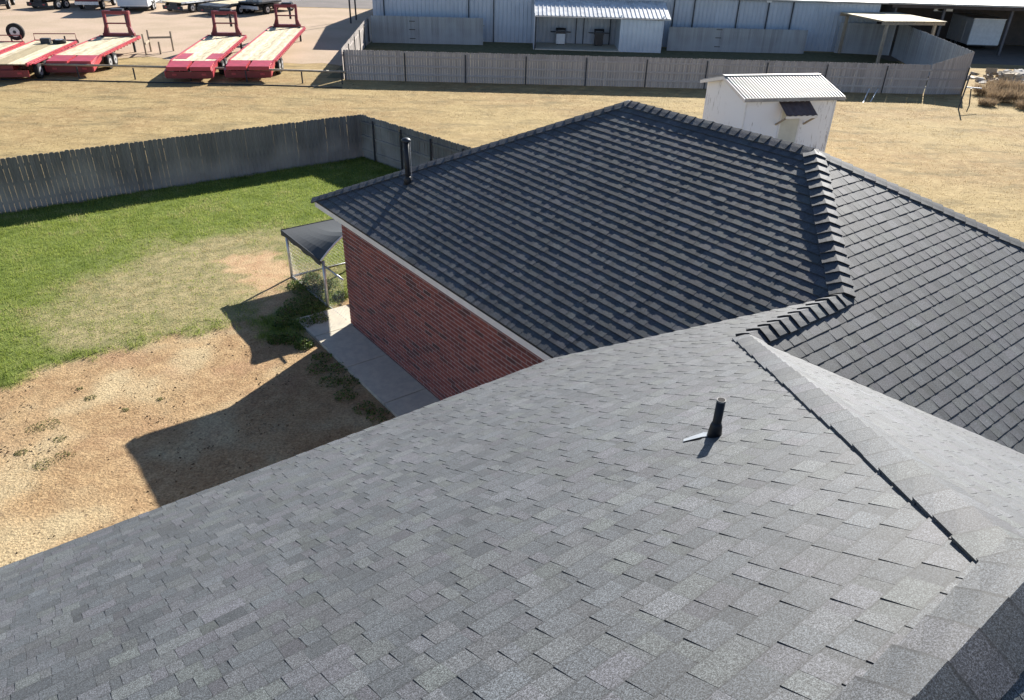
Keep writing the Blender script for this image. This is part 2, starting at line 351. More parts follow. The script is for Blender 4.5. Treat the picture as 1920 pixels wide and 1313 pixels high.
# dead leaves and dark clods lying on the straw
n = 2600; X = rng.uniform(-12, 0, n); Y = rng.uniform(6.5, 15, n); gr, dd, ba = zones(X, Y); cl_ = fb(X, Y, .9, 91); keep = (gr < .3) & (rng.random(n) < np.clip((cl_-.42)*5, .05, 1))
hb, ha = X*D2.x+Y*D2.y, X*D1.x+Y*D1.y; keep &= ~((hb > 5.17) & (ha < 14.68)) & (ha > 6.6)
X, Y = X[keep], Y[keep]; n = len(X)
o = blades('dead_leaves', X, Y, np.full(n, .012), .012+.015*rng.random(n), .045, np.clip(rng.normal(.3, .2, n), .01, 1), 2, grass_mat('dead_leaf', [(0, (.05, .035, .025)), (.5, (.13, .085, .05)), (1, (.26, .18, .11))], .85), .95, .03); tag(o, 'dark dead leaves and clods scattered on the straw', 'leaves')
# field beyond the yard
n = 70000; X = rng.uniform(-32, 32, n); Y = 14+32*rng.random(n)**.8; keep = (sd_poly(X, Y, YARD) > .15) & (fb(X, Y, .5, 60) > .33) & (np.abs(X) < 10+Y*.62)
hb, ha = X*D2.x+Y*D2.y, X*D1.x+Y*D1.y; keep &= ~((ha < 14.2) & (hb < 15))
X, Y = X[keep], Y[keep]; n = len(X)
o = blades('field_grass', X, Y, np.zeros(n), .018+.028*rng.random(n), .02, np.clip(fb(X, Y, .7, 52)+rng.normal(0, .12, n), 0, 1), 3, M['field_blade'], .95, .09); tag(o, 'cropped dry tan grass of the open field', 'grass')

# ------------------------------------------------------------------ the brick house (local x = along eave of near roof, y = along the wing)
ZE, S, bA, aB, aF, W_, aN, bL, U_ = 2.838, .5178, 5.806, 6.491, 14.362, 4.455, 6.036, 6.404, 3.686
T_ = (W_-aB+aN)/2; aL = aN-T_; zL = ZE+S*(W_-T_); aM, bM, zM = aL-U_, bL-U_, zL+S*U_; bR = bA+W_; zR = ZE+S*W_; BX = -6.0
aD = aL-(zL-ZE)/S; bC = bM+(zM-ZE)/S; bE = bR+W_; aFe = aM-(zM-ZE)/S; aG = aF
house = thing('brick_house', 'red brick house with hipped roof of charcoal asphalt shingles', 'house', (0, 0, 0), TH)
KS = math.sqrt(1+S*S)
# planes: z at (b,a), up-slope direction (db,da), half planes n.(b,a)<=c chosen by where the piece lies
PL = {
 'A': (lambda b, a: ZE+S*(b-bA), (1, 0), lambda b, a: [((-1, 0), -bA), ((1, 0), bR), ((1, 1), aF+bA), ((1, -1), bA-aB) if a < aN-.0 and b < bA+W_-T_ else ((1, -1), bR-aN)] + ([((-1, -1), -(bA+aB))] )),
 'B': (lambda b, a: ZE+S*(aB-a), (0, -1), lambda b, a: [((0, 1), aB), ((0, -1), -aM), ((-1, 0), -BX)] + ([((1, 1), aB+bA)] if a > aL else [((1, -1), bL-aL)])),
 'C': (lambda b, a: zM-S*(b-bM), (-1, 0), lambda b, a: [((1, 0), bC), ((-1, 1), aL-bL), ((1, 1), aL+bL), ((-1, -1), -(aM+bM))]),
 'D': (lambda b, a: ZE+S*(a-aD), (0, 1), lambda b, a: [((0, -1), -aD), ((1, 1), bR+aN), ((0, 1), aN)] + ([((-1, 1), aN-bR)] if a > aL else [((-1, -1), -(aL+bL))])),
 'F': (lambda b, a: zM-S*(aM-a), (0, 1), lambda b, a: [((0, 1), aM), ((-1, 0), -BX), ((0, -1), 2.6), ((1, 1), aM+bM)]),
 'E': (lambda b, a: zR-S*(b-bR), (-1, 0), lambda b, a: [((1, 0), bE), ((-1, 0), -bR), ((-1, 1), aF-bE), ((-1, -1), -(aN+bR))]),
 'G': (lambda b, a: ZE+S*(aF-a), (0, -1), lambda b, a: [((0, 1), aF), ((-1, -1), -(aF+bA)), ((1, -1), bE-aF)]),
}
# A: valley half plane is -(b+a) <= -(bA+aB); hip with D is b-a <= bR-aN
PL['A'] = (PL['A'][0], PL['A'][1], lambda b, a: [((-1, 0), -bA), ((1, 0), bR), ((1, 1), 1e3), ((-1, -1), -(bA+aB)), ((1, -1), bR-aN), ((1, 1), aF+bA)])
def clip(poly, hp):
    for (nx, ny), c in hp:
        out = []
        for i in range(len(poly)):
            p, q = poly[i], poly[(i+1) % len(poly)]; dp, dq = nx*p[0]+ny*p[1]-c, nx*q[0]+ny*q[1]-c
            if dp <= 0: out.append(p)
            if dp*dq < 0: t = dp/(dp-dq); out.append((p[0]+(q[0]-p[0])*t, p[1]+(q[1]-p[1])*t))
        poly = out
        if len(poly) < 3: return []
    return poly
# deck polygons
deck = MB()
def deck_poly(pl, pts):
    z = PL[pl][0]; top = [(b, a, z(b, a)) for b, a in pts]; deck.prism([(b, a, zz-.05) for b, a, zz in top], top)
deck_poly('A', [(bA, aB), (bA+W_-T_, aL), (bR, aN), (bR, aF-W_), (bA, aF)][::-1])
deck_poly('B', [(BX, aB), (bA, aB), (bA+W_-T_, aL), (bL, aL), (BX, aL)][::-1]); deck_poly('B', [(BX, aL), (bL, aL), (bM, aM), (BX, aM)][::-1])
deck_poly('C', [(bM, aM), (bL, aL), (bC, aD), (bC, aM-(bC-bM))][::-1])
deck_poly('D', [(bL, aL), (bA+W_-T_, aL), (bC+.0, aD)][::-1]); deck_poly('D', [(bA+W_-T_, aL), (bR, aN), (bR+(aN-aD), aD), (bC, aD)][::-1])
deck_poly('F', [(BX, aM), (bM, aM), (bC, aFe), (BX, aFe)][::-1])
deck_poly('E', [(bR, aN), (bR, aF-W_), (bE, aF), (bE, aN-W_)][::-1]); deck_poly('G', [(bR, aF-W_), (bA, aF), (bE, aF)])
M['deck'] = plain('roof_underlay', (.03, .031, .033), None, 10, .9, .2)
roof = deck.build('roof', M['deck'], house)
EXP = .1525
pieces = []
def lay(pl, u0, u1, nrow, eave, seed, T1=.0095, T0=.0058, k0=0):
    r = random.Random(seed); zf, (db, da), hpf = PL[pl]; run = EXP/KS        # horizontal run per course
    wu = (abs(da), abs(db))
    for k in range(k0, nrow):
        u = u0-r.uniform(0, .3); tall = r.random() < .5; base_t = r.random()
        while u < u1:
            if tall: wd = r.choice((.08, .10, .13, .15, .17, .21))*r.uniform(.85, 1.15)
            else: wd = r.choice((.05, .08, .10, .13))*r.uniform(.85, 1.15)
            j = r.uniform(-.0015, .0015); v0, v1 = k*run+j, (k+1)*run+.012
            T = (T1 if tall else T0)*r.uniform(.9, 1.12)
            a0, a1 = u+.0008, u+wd-.0008
            if k == 0: v0 = -.018
            if db: rect = [(eave+db*v0, a0), (eave+db*v1, a0), (eave+db*v1, a1), (eave+db*v0, a1)]
            else: rect = [(a0, eave+da*v0), (a1, eave+da*v0), (a1, eave+da*v1), (a0, eave+da*v1)]
            cb, ca = sum(p[0] for p in rect)/4, sum(p[1] for p in rect)/4
            hp = hpf(cb, ca)
            if k == 0: hp = [h for h in hp if not (h[0] == (-db, -da))]
            poly = clip(rect, hp)
            if len(poly) >= 3:
                ar = sum(p[0]*q[1]-q[0]*p[1] for p, q in zip(poly, poly[1:]+poly[:1]))/2
                if abs(ar) > 2e-4:
                    if ar < 0: poly = poly[::-1]
                    tone = min(max((.60 if tall else .40)+r.gauss(0, .16), .02), .98)
                    bot, top, lap = [], [], []
                    for b, a in poly:
                        z = zf(b, a); q = ((b-eave)*db+(a-eave)*da-v0)/(v1-v0); h = (.0012+T*(1-q))*KS
                        bot.append((b, a, z-.004)); top.append((b, a, z+h)); lap.append(.05+.9*min(max(q, 0), 1))
                    c = hw(cb, ca, zf(cb, ca)); x, y, d = pix(c)
                    nrm = (D2*(-S*db)+D1*(-S*da)+Vector((0, 0, 1))).normalized()
                    vis = abs(ar)*abs((c-Vector((0, 0, CAMH))).normalized().dot(nrm))/(d*d) if (20 < x < 1900 and 0 < y < 1295 and d > 0) else 0
                    if pl in 'EGF': vis = 0
                    pieces.append((vis, bot, top, tone, lap+lap))
            u += wd; tall = not tall if r.random() < .85 else tall
lay('B', BX+3.2, 8.4, 46, aB, 1); lay('A', 4.0, 14.5, 40, bA, 2, .0098, .0076); lay('D', 5.5, 15, 40, aD, 3); lay('C', -2, 5, 80, bC, 4, .0065, .0052)
lay('F', -2.5, 5, 30, aM-27*EXP/KS, 5); lay('E', 1, 14.5, 40, bE, 6); lay('G', 5.5, 15, 40, aF, 8)
pieces.sort(key=lambda p: -p[0])
for vis, bot, top, tone, lap in pieces[:300]:
    mb = MB().prism(bot, top, tone); mb.q = lap; mb.build('shingle', M['shingle'], roof)
rest = MB()
for vis, bot, top, tone, lap in pieces[300:]: rest.prism(bot, top, tone); rest.q += lap
rest.build('shingle_field', M['shingle'], roof, kind='stuff')
# hip and ridge caps
def caps(P0, P1, plL, plR, e=.19, wd=.165, T=.030, T1=.008, seed=0, first=0.):
    """butts face P0; pieces run from P0 up to P1"""
    r = random.Random(seed); P0, P1 = Vector(P0), Vector(P1); d = (P1-P0); Ln = d.length; d.normalize()
    def side(pl):
        zf, (db, da), _ = PL[pl]; n = Vector((-S*db, -S*da, 1)).normalized(); o = n.cross(d).normalized()
        down = Vector((-db, -da, -S)); 
        if o.dot(down) < 0 and o.z > 0: o = -o
        if o.z > 0: o = -o
        return n, o
    nL, oL = side(plL); nR, oR = side(plR); nA = (nL+nR).normalized(); n = int(Ln/e)
    for i in range(n+1):
        s0 = i*e+first; s1 = min(s0+e+.035, Ln)
        if s1-s0 < .05: continue
        ww = wd*r.uniform(.95, 1.05); tone = min(max(.5+r.gauss(0, .2), .05), .95); mb = MB(); sec = []
        for s_, h in ((s0, T*r.uniform(.85, 1.1)), (s1, T1)):
            c = P0+d*s_; k = []
            for kk in (-1, -.4, 0, .4, 1):
                n_, o_ = (nL, oL) if kk < 0 else (nR, oR) if kk > 0 else (nA, oR)
                hh = h*(.80 if abs(kk) == 1 else 1.)+(.002 if abs(kk) < .1 else 0); base = c+o_*ww*abs(kk)+nA*(.010)
                nn = n_
                k.append((base-n_*.012, base+nn*hh))
            sec.append(k)
        (A0, B0) = sec; mb.q = None
        bot = [p[0] for p in A0]; top = [p[1] for p in A0]; bot2 = [p[0] for p in B0]; top2 = [p[1] for p in B0]
        for q in range(4):
            mb.poly([top[q], top[q+1], top2[q+1], top2[q]], tone); mb.poly([bot[q+1], bot[q], bot2[q], bot2[q+1]], tone)
        mb.poly(bot+top[::-1], tone); mb.poly(bot2[::-1]+top2, tone)
        mb.poly([bot[0], top[0], top2[0], bot2[0]], tone); mb.poly([top[-1], bot[-1], bot2[-1], top2[-1]], tone)
        mb.q = [.05 if (Vector(p)-P0).dot(d) < (s0+s1)/2 else .66 for p in mb.v]; mb.build('ridge_cap', M['shingle'], roof)
Z3 = lambda b, a, z: (b, a, z)
Jp = (bA+W_-T_, aL, zL); Lp = (bL, aL, zL); Mp = (bM, aM, zM); R1 = (bR, aF-W_, zR); R2 = (bR, aN, zR)
caps((bA-.02, aF+.02, ZE), R1, 'A', 'G', seed=1, T=.02)
caps(R2, R1, 'A', 'E', seed=2, T=.023)
caps(Jp, R2, 'A', 'D', seed=3, T=.036)
caps((bR+(aN-aD), aD, ZE), R2, 'D', 'E', seed=4)
caps(Lp, Jp, 'B', 'D', seed=5, T=.036)
caps(Lp, Mp, 'C', 'B', seed=6, e=.21, T=.026)
caps(Mp, (BX, aM, zM), 'B', 'F', seed=7, e=.21, T=.034, first=-.13)
caps((bC, aFe, ZE), Mp, 'C', 'F', seed=8, e=.21)
caps((bE, aF, ZE), R1, 'E', 'G', seed=9)
# fascia, soffit, walls
def eave_trim(p, q, inn, name='fascia'):
    (b0, a0), (b1, a1) = p, q; mb = MB(); z0, z1 = ZE-.165, ZE-.018
    n = inn
    P = [(b0+n[0]*.012, a0+n[1]*.012), (b1+n[0]*.012, a1+n[1]*.012), (b1+n[0]*.034, a1+n[1]*.034), (b0+n[0]*.034, a0+n[1]*.034)]
    if (P[1][0]-P[0][0])*(P[2][1]-P[1][1])-(P[1][1]-P[0][1])*(P[2][0]-P[1][0]) < 0: P = P[::-1]
    mb.prism([(x, y, z0) for x, y in P], [(x, y, z1) for x, y in P]); return mb.build(name, M['trim'], house)
WA, WG = 6.10, 13.75
eave_trim((bA, aB), (bA, aF), (1, 0)); eave_trim((BX, aB), (bA, aB), (0, -1)); eave_trim((bA, aF), (bE, aF), (0, -1)); eave_trim((bE, aF), (bE, aN-W_), (-1, 0))
eave_trim((bC, aD), (bE, aD), (0, 1)); eave_trim((bC, aFe), (bC, aD), (-1, 0)); eave_trim((BX, aFe), (bC, aFe), (0, 1))
# drip edge strips, dark
dr = MB(); dr.box((bA+.002, (aB+aF)/2, ZE-.012), (.012, aF-aB, .03)); dr.build('drip_edge', M['dark'], house)
dr = MB(); dr.box(((BX+bA)/2, aB-.002, ZE-.012), (bA-BX, .012, .03)); dr.build('drip_edge', M['dark'], house)
sf = MB(); sf.box(((bA+WA)/2+.02, (aB+aF)/2, ZE-.172), (WA-bA, aF-aB-.05, .012)); sf.build('soffit', M['trim'], house)
sf = MB(); sf.box(((BX+bA)/2, aB-.21, ZE-.172), (bA-BX, .38, .012)); sf.build('soffit', M['trim'], house)
wl = MB(); zt = ZE-.18
def wall(b0, a0, b1, a1):
    wl.box(((b0+b1)/2, (a0+a1)/2, zt/2), (max(abs(b1-b0), .2), max(abs(a1-a0), .2), zt))
wall(WA+.1, aB-.35, WA+.1, WG-.1); wall(WA+.0, WG-.1, bE-.4, WG-.1); wall(bE-.5, aD+.4, bE-.5, WG-.2); wall(BX+.3, aB-.45, WA-.02, aB-.45); wall(bC-.5, aD+.5, bE-.6, aD+.5); wall(bC-.5, aFe+.5, bC-.5, aD+.3)
wall(BX+.3, aFe+.5, bC-.6, aFe+.5); wall(BX+.3, aFe+.6, BX+.3, aB-.55)
wall_o = wl.build('wall', M['mortar'], house)
gb = MB(); gb.prism([(BX+.2, aFe+.4, zt), (BX+.2, aB-.4, zt), (BX+.2, aM, zM-.3)], [(BX+.36, aFe+.4, zt), (BX+.36, aB-.4, zt), (BX+.36, aM, zM-.3)]); gb.build('gable_wall', M['mortar'], house)
bl, bh, bd, jt = .238, .069, .09, .013
bm = MB().box((0, 0, 0), (.009, bl, bh)).mesh('brick', M['brick'])
brs = []
rb = random.Random(5); k = 0
while .012+k*(bh+jt)+bh < zt:
    z = .012+k*(bh+jt)+bh/2; a = WG-.0-(bl/2 if k % 2 else 0.)
    a -= 0
    aa = WG-.002-bl/2 if k % 2 == 0 else WG-.002-bl-jt/2
    if k % 2: brs.append((0, (WA, WG-.002-bl/4-.0, z), True))
    while aa > aB-.3:
        c = hw(WA, aa, z); x, y, d = pix(c)
        occl = (x-661)/(825-661)*(748-612)+612; e_b = 668+(1042-x)*.385
        vis = 1/(d*d) if y < e_b and x > 640 and y > 415+(x-640)*.625 else 0
        brs.append((vis, (WA, aa, z), False)); aa -= bl+jt
    k += 1
brs.sort(key=lambda t: -t[0]); rest = MB(); cnt = 0
for vis, p, half in brs:
    if not half and cnt < 300:
        obj('brick', bm, wall_o, (p[0]+rb.uniform(-.002, .001), p[1], p[2])); cnt += 1
    else: rest.box((p[0]+rb.uniform(-.002, .001), p[1], p[2]), (.009, bl/2-jt/2 if half else bl, bh), tone=rb.random()*.98+.01)
# bricks of the end wall too
for k in range(int(zt/(bh+jt))):
    z = .012+k*(bh+jt)+bh/2; b = WA-.008+bl/2-(bl/2 if k % 2 else 0)
    if k % 2: b += bl/2+.0
    while b < bE-.6: rest.box((b+.0, WG, z), (bl, .009, bh), tone=rb.random()*.98+.01); b += bl+jt
rest.build('brick_field', M['brick'], wall_o, kind='stuff')
# plumbing vents
def vent(name, b, a, plz, h, r, cap, label, tab):
    p = MB().tube([(b, a, plz-.1), (b, a, plz+h)], r, 20).build(name, M['black'], house, True); p['label'] = label
    MB().tube([(b, a, plz+h-.002), (b, a, plz+h+.012)], r*1.02, 20).build('pipe_rim', M['greyrim'], p)
    MB().tube([(b, a, plz+h+.006), (b, a, plz+h+.0135)], r*.84, 16).build('pipe_mouth', M['rubber'], p)
    MB().tube([(b, a, plz-.03), (b, a, plz+.09), (b, a, plz+.12)], [r*1.8, r*1.35, r*1.03], 16).build('pipe_boot', M['black'], p, True)
    return p
pb, pa = 3.64, 2.39; pz = PL['B'][0](pb, pa)
v1 = vent('vent_pipe', pb, pa, pz, .29, .030, None, 'short black vent pipe with torn silver flashing', True)
fz = lambda b, a: PL['B'][0](b, a)
fm = MB(); fp = [(pb-.17, pa+.12), (pb-.13, pa+.15), (pb+.02, pa+.10), (pb+.03, pa+.02), (pb-.03, pa-.0), (pb-.06, pa+.05)]
fm.prism([(b, a, fz(b, a)+.0135) for b, a in fp][::-1], [(b, a, fz(b, a)+.0165) for b, a in fp][::-1]); fm.build('flashing', M['galv'], v1)
pb, pa = 7.03, 12.53; pz = PL['A'][0](pb, pa)
v2 = vent('vent_pipe', pb, pa, pz, .80, .05, None, 'tall black vent pipe with a domed rain cap', False)
MB().tube([(pb, pa, pz+.80), (pb, pa, pz+.83), (pb, pa, pz+.86), (pb, pa, pz+.875)], [.09, .094, .06, .015], 20).build('rain_cap', M['dark'], v2, True)
MB().tube([(pb+.075, pa-.03, pz+.04), (pb+.066, pa-.03, pz+.8)], .006, 6).build('drain_wire', M['galv'], v2)
# ------------------------------------------------------------------ walkway
wk = MB(); slabs = [(9.0, 10.50), (10.52, 12.07), (12.09, 13.62), (13.64, 14.63)]
walk = thing('walkway', 'narrow concrete walkway along the brick wall', 'walkway', hw(5.6, 11.8), TH)
for a0, a1 in [(6.2, 7.45), (7.47, 8.98)]+slabs:
    b1 = 6.075 if a1 < 14 else 7.3
    MB().box((((5.17+b1)/2)-5.6, (a0+a1)/2-11.8, .045), (b1-5.17, a1-a0, .07)).build('slab', M['concrete'], walk)

# ------------------------------------------------------------------ fences
def picket_mesh(name, wd, ht, mat, th=.016, ear=.03):
    mb = MB(); x = wd/2; P = [(-x, -.03), (x, -.03), (x, ht-ear), (x-ear, ht), (-x+ear, ht), (-x, ht-ear)]
    mb.prism([(px, th/2, pz) for px, pz in P], [(px, -th/2, pz) for px, pz in P]); return mb.mesh(name, mat)
def fence_run(root, p, q, ht, wd, gap, mat, rail_side, rails, post_every, postm, base, seed, htf=None, poff=0.):
    """p,q world ground points; root at base; rails/posts on rail_side (+1 = left of p->q)"""
    r = random.Random(seed); p, q = Vector(p), Vector(q); d = q-p; Ln = d.length; d.normalize(); nrm = Vector((-d.y, d.x, 0)); rz = math.atan2(d.y, d.x)
    me = picket_mesh('picket', wd, ht, mat); meshes = {}
    n = int(Ln/(wd+gap))
    for i in range(n):
        c = p+d*((i+.5)*(wd+gap)) - base; m_ = me
        if htf:
            hh = round(htf((i+.5)/n), 2)
            if abs(hh-ht) > .02: m_ = meshes.setdefault(hh, picket_mesh('picket', wd, hh, mat))
        obj('picket', m_, root, (c.x, c.y, c.z+r.uniform(-.018, .012)), None, (r.gauss(0, .004), r.gauss(0, .0012), rz+r.gauss(0, .02)))
    for z in rails:
        a, b = p+nrm*rail_side*.035-base, q+nrm*rail_side*.035-base
        MB().beam((a.x, a.y, z), (b.x, b.y, z), .038, .085).build('rail', mat, root)
    s_ = poff
    while s_ <= Ln+.01:
        c = p+d*s_+nrm*rail_side*.09-base; MB().tube([(c.x, c.y, -.02), (c.x, c.y, ht-.1)], .032, 8).build('post', postm, root); s_ += post_every
yf = thing('yard_fence', 'weathered dark picket fence around the green lawn', 'fence', fc)
zb = Vector((fc.x, fc.y, 0))
fence_run(yf, fc+fdir*.02, fc+fdir*17.5, 1.63, .135, .0042, M['yardwood'], -1, (.32, .85, 1.36), 2.4, M['dark'], zb, 31, poff=1.2)
fence_run(yf, fc-rdir*.05, fc+rdir*9.5, 1.63, .135, .003, M['yardwood'], -1, (.32, .85, 1.36), 1.62, M['dark'], zb, 32, poff=.9)
FFL = Vector((-9.75, 43.25, 0)); FFM = Vector((-7.1, 43.1, 0)); FFR0 = Vector((18.5, 43.75, 0)); FFR1 = Vector((22.9, 43.85, 0)); FFR2 = Vector((25.15, 44.1, 0))
ff = thing('picket_fence', 'long grey picket fence in front of the metal building', 'fence', FFL)
fence_run(ff, FFL, FFR1, 1.58, .135, .008, M['farwood'], -1, (.36, .80, 1.28), 3.35, M['dark'], FFL, 41, poff=.02)
fence_run(ff, FFR1, FFR2, 1.58, .135, .006, M['farwood'], -1, (.36, .80, 1.28), 2.24, M['dark'], FFL, 42, htf=lambda t: 1.60+.70*t, poff=2.2)
fs = thing('picket_fence', 'side run of grey picket fence meeting the metal building by its left corner', 'fence', FFL)
fence_run(fs, FFL+Vector((-.1, .1, 0)), Vector((-11.2, 58.6, 0)), 1.62, .135, .008, M['farwood'], -1, (.36, 1.28), 3.0, M['dark'], FFL, 43, poff=2.5)
fr = thing('picket_fence', 'tall grey picket fence running back behind the wooden shelter', 'fence', FFR2)
fence_run(fr, FFR2+Vector((.02, .15, 0)), Vector((27.2, 58.2, 0)), 2.28, .135, .004, M['panelwood'], -1, (.4, 1.2, 1.95), 3.0, M['dark'], FFR2, 44, poff=3)
fb_ = thing('picket_fence', 'grey picket fence panel closing the gap behind the wooden shelter', 'fence', Vector((27.1, 58.35, 0)))
fence_run(fb_, Vector((27.1, 58.4, 0)), Vector((23.2, 58.9, 0)), 2.1, .135, .004, M['panelwood'], -1, (.4, 1.2, 1.8), 3.0, M['dark'], Vector((27.1, 58.35, 0)), 45, poff=1)
for (xa, xb, ya, ht_, lab, sd) in ((-10.75, -2.65, 57.4, 1.82, 'grey wooden screen fence with hinged gate beside the left corner of the building', 51), (10.6, 20.7, 57.6, 1.62, 'grey wooden screen fence with a pale water stain right of the lean-to', 52)):
    P0 = Vector((xa, ya, 0)); pf = thing('screen_fence', lab, 'fence', P0)
    fence_run(pf, P0, Vector((xb, ya+.35, 0)), ht_, .135, .003, M['panelwood'], 1, (.4, 1.3), 2.7, M['dark'], P0, sd, poff=.3)
    for z in (.35, .95, 1.5):
        MB().box(((xb-xa)*.36, (xb-xa)*.36*.035-.02, z), (.42, .015, .05)).build('strap_hinge', M['cast'], pf)

# ------------------------------------------------------------------ pipe rail by the trailer lot
pr = thing('pipe_rail', 'low tan pipe rail fence in front of the red trailers', 'fence', (-20, 41.9, 0))
pts_ = [g(-90, 118, .62), g(0, 120, .62), g(140, 122, .62), g(400, 128, .62), g(648, 135, .62)]
MB().tube([(p.x+20, p.y-41.9, .62) for p in pts_], .06, 8).build('top_rail', M['rustpipe'], pr, True)
MB().tube([(p.x+20, p.y-41.9-1.1, .03) for p in pts_], .03, 6).build('ground_cable', M['dark'], pr, True)
for x in (-75, 33, 143, 249, 354, 460, 565, 640):
    p = g(x, 121+x*.023, .62); MB().tube([(p.x+20, p.y-41.9, -.02), (p.x+20, p.y-41.9, .6)], .04, 6).build('post', M['dark'], pr)

# ------------------------------------------------------------------ kennel with shade cloth (house frame)
kn = thing('dog_kennel', 'small chain-link kennel against the corner of the brick house', 'kennel', hw(6.1, 15.3), TH)
kl = lambda b, a, z: (b-6.1, a-15.3, z)
for b, a, h in ((6.05, 14.85, 1.2), (6.02, 16.9, 1.2), (8.2, 14.85, 1.2), (8.2, 16.9, 1.2)):
    MB().tube([kl(b, a, -.02), kl(b, a, h)], .035, 10).build('post', M['galv'], kn, True)
def link_panel(p, q, z0, z1):
    p, q = Vector(kl(*p, 0)), Vector(kl(*q, 0)); d = q-p; Ln = d.length; d.normalize(); mb = MB(); h = z1-z0; st = .095
    s_ = -h
    while s_ < Ln:
        for sg in (1, -1):
            a0, a1 = s_, s_+h; za, zb_ = (z0, z1) if sg > 0 else (z1, z0)
            t0, t1 = max(0, (0-a0)/h), min(1, (Ln-a0)/h)
            if t1 > t0: mb.tube([p+d*(a0+h*t0)+Vector((0, sg*.002, za+(zb_-za)*t0)), p+d*(a0+h*t1)+Vector((0, sg*.002, za+(zb_-za)*t1))], .0016, 3)
        s_ += st
    mb.build('chain_link', M['galv'], kn)
    for z in (z0, z1): MB().tube([p+Vector((0, 0, z)), q+Vector((0, 0, z))], .022, 8).build('frame_rail', M['galv'], kn, True)
link_panel((6.05, 14.85), (6.02, 16.9), .06, 1.12); link_panel((6.08, 13.92), (6.06, 14.80), .06, 1.08); link_panel((6.02, 16.9), (8.2, 16.9), .06, 1.12); link_panel((8.2, 14.85), (8.2, 16.9), .06, 1.12)
sc_ = thing('shade_canopy', 'black shade cloth canopy stretched over the kennel', 'canopy', hw(6.1, 15.3), TH)
mb = MB(); N = 12
def cz(i, j):
    q = min(1., (i/N*2.35)/.75); return 1.225-.07*math.sin(math.pi*i/N)*math.sin(math.pi*j/N)+.56*(1-j/N)**1.3*q*(1.35-.35*q)
gridp = [[Vector(kl(5.98+2.35*i/N, 14.82+2.3*j/N, cz(i, j))) for j in range(N+1)] for i in range(N+1)]
for i in range(N):
    for j in range(N):
        q = [gridp[i][j], gridp[i+1][j], gridp[i+1][j+1], gridp[i][j+1]]; mb.poly(q); mb.poly([p-Vector((0, 0, .004)) for p in q[::-1]])
mb.build('cloth', M['canvas'], sc_, True)
mb = MB()
for j in range(N):
    a0, a1 = gridp[0][j], gridp[0][j+1]; dz = .11+.025*math.sin(j*1.7), .11+.025*math.sin((j+1)*1.7)
    mb.prism([a0+Vector((-.004, 0, .01)), a1+Vector((-.004, 0, .01)), a1+Vector((-.004, 0, -dz[1])), a0+Vector((-.004, 0, -dz[0]))], [a0+Vector((-.012, 0, .01)), a1+Vector((-.012, 0, .01)), a1+Vector((-.012, 0, -dz[1])), a0+Vector((-.012, 0, -dz[0]))])
mb.build('valance', M['canvas'], sc_)
MB().tube([gridp[i][0]+Vector((0, 0, .0)) for i in range(N+1)], .02, 8).build('edge_pipe', M['white'], sc_, True)
MB().tube([gridp[0][j] for j in range(N+1)], .016, 8).build('front_pipe', M['black'], sc_, True)
MB().tube([gridp[i][N] for i in range(N+1)], .016, 8).build('edge_pipe', M['black'], sc_, True)

# ------------------------------------------------------------------ weeds
def leaf_plant(name, loc, n, R, H_, ls, mat, seed, label, cat, group, up=.4):
    r = random.Random(seed); root = thing(name, label, cat, loc, r.uniform(0, 6), group); lv = MB(); st = MB()
    for k in range(max(3, n//30)):
        a = r.uniform(0, 6.28); rr = R*math.sqrt(r.random())*.8; z = H_*r.uniform(.5, 1); st.tube([(rr*.2*math.cos(a), rr*.2*math.sin(a), -.01), (rr*math.cos(a), rr*math.sin(a), z)], .004, 3, .4)
    for k in range(n):
        a = r.uniform(0, 6.28); rr = R*math.sqrt(r.random()); z = H_*r.random()*(1-.5*(rr/R)**2); c = Vector((rr*math.cos(a), rr*math.sin(a), z+.005))
        d = Vector((r.gauss(0, 1), r.gauss(0, 1), r.gauss(up, .5))).normalized()*ls*r.uniform(.6, 1.3); s_ = d.cross(Vector((r.gauss(0, 1), r.gauss(0, 1), 1))).normalized()*d.length*.28
        lv.poly([c-d*.5, c+s_, c+d*.5, c-s_], min(max(r.gauss(.45+.4*z/H_-.2, .2), .01), 1))
    lv.build('leaves', mat, root); st.build('stem', M['twig'], root); return root
rw = random.Random(3)
wlab = 'leafy green weeds growing beside the kennel'
for k, (x, y, R) in enumerate([(575, 548, .32), (600, 565, .35), (588, 590, .30), (560, 575, .33), (612, 540, .3), (560, 540, .26), (540, 590, .25), (585, 525, .22), (530, 610, .22), (598, 605, .22), (570, 612, .25), (640, 560, .18), (520, 640, .2), (548, 640, .22), (570, 650, .2)]):
    leaf_plant('weed', g(x, y), 520, R*1.05, .19, .05, M['leaf'], 100+k, wlab, 'weed', 'weeds beside the kennel')
for k, (x, y, R) in enumerate([(90, 797, .22), (65, 806, .16), (122, 856, .17), (83, 872, .17), (112, 825, .1), (170, 748, .11), (235, 770, .07), (40, 850, .1), (150, 730, .06), (300, 750, .06)]):
    leaf_plant('weed', g(x, y), int(150*R/.15), R, .04, .03, M['tuft'], 140+k, 'broad low weed patch spreading in the dry straw' if R >= .16 else 'tiny green weed sprout in the dry straw', 'weed', 'broad weed patches in the straw' if R >= .16 else 'weed sprouts in the straw')
for k, (x, y) in enumerate([(600, 690), (625, 715), (655, 740), (690, 765), (715, 778), (660, 715), (610, 670), (640, 690)]):
    leaf_plant('weed', g(x-6, y+4), 200, .22, .12, .045, M['leaf'], 160+k, 'weeds growing along the shaded edge of the walkway', 'weed', 'weeds along the walkway')

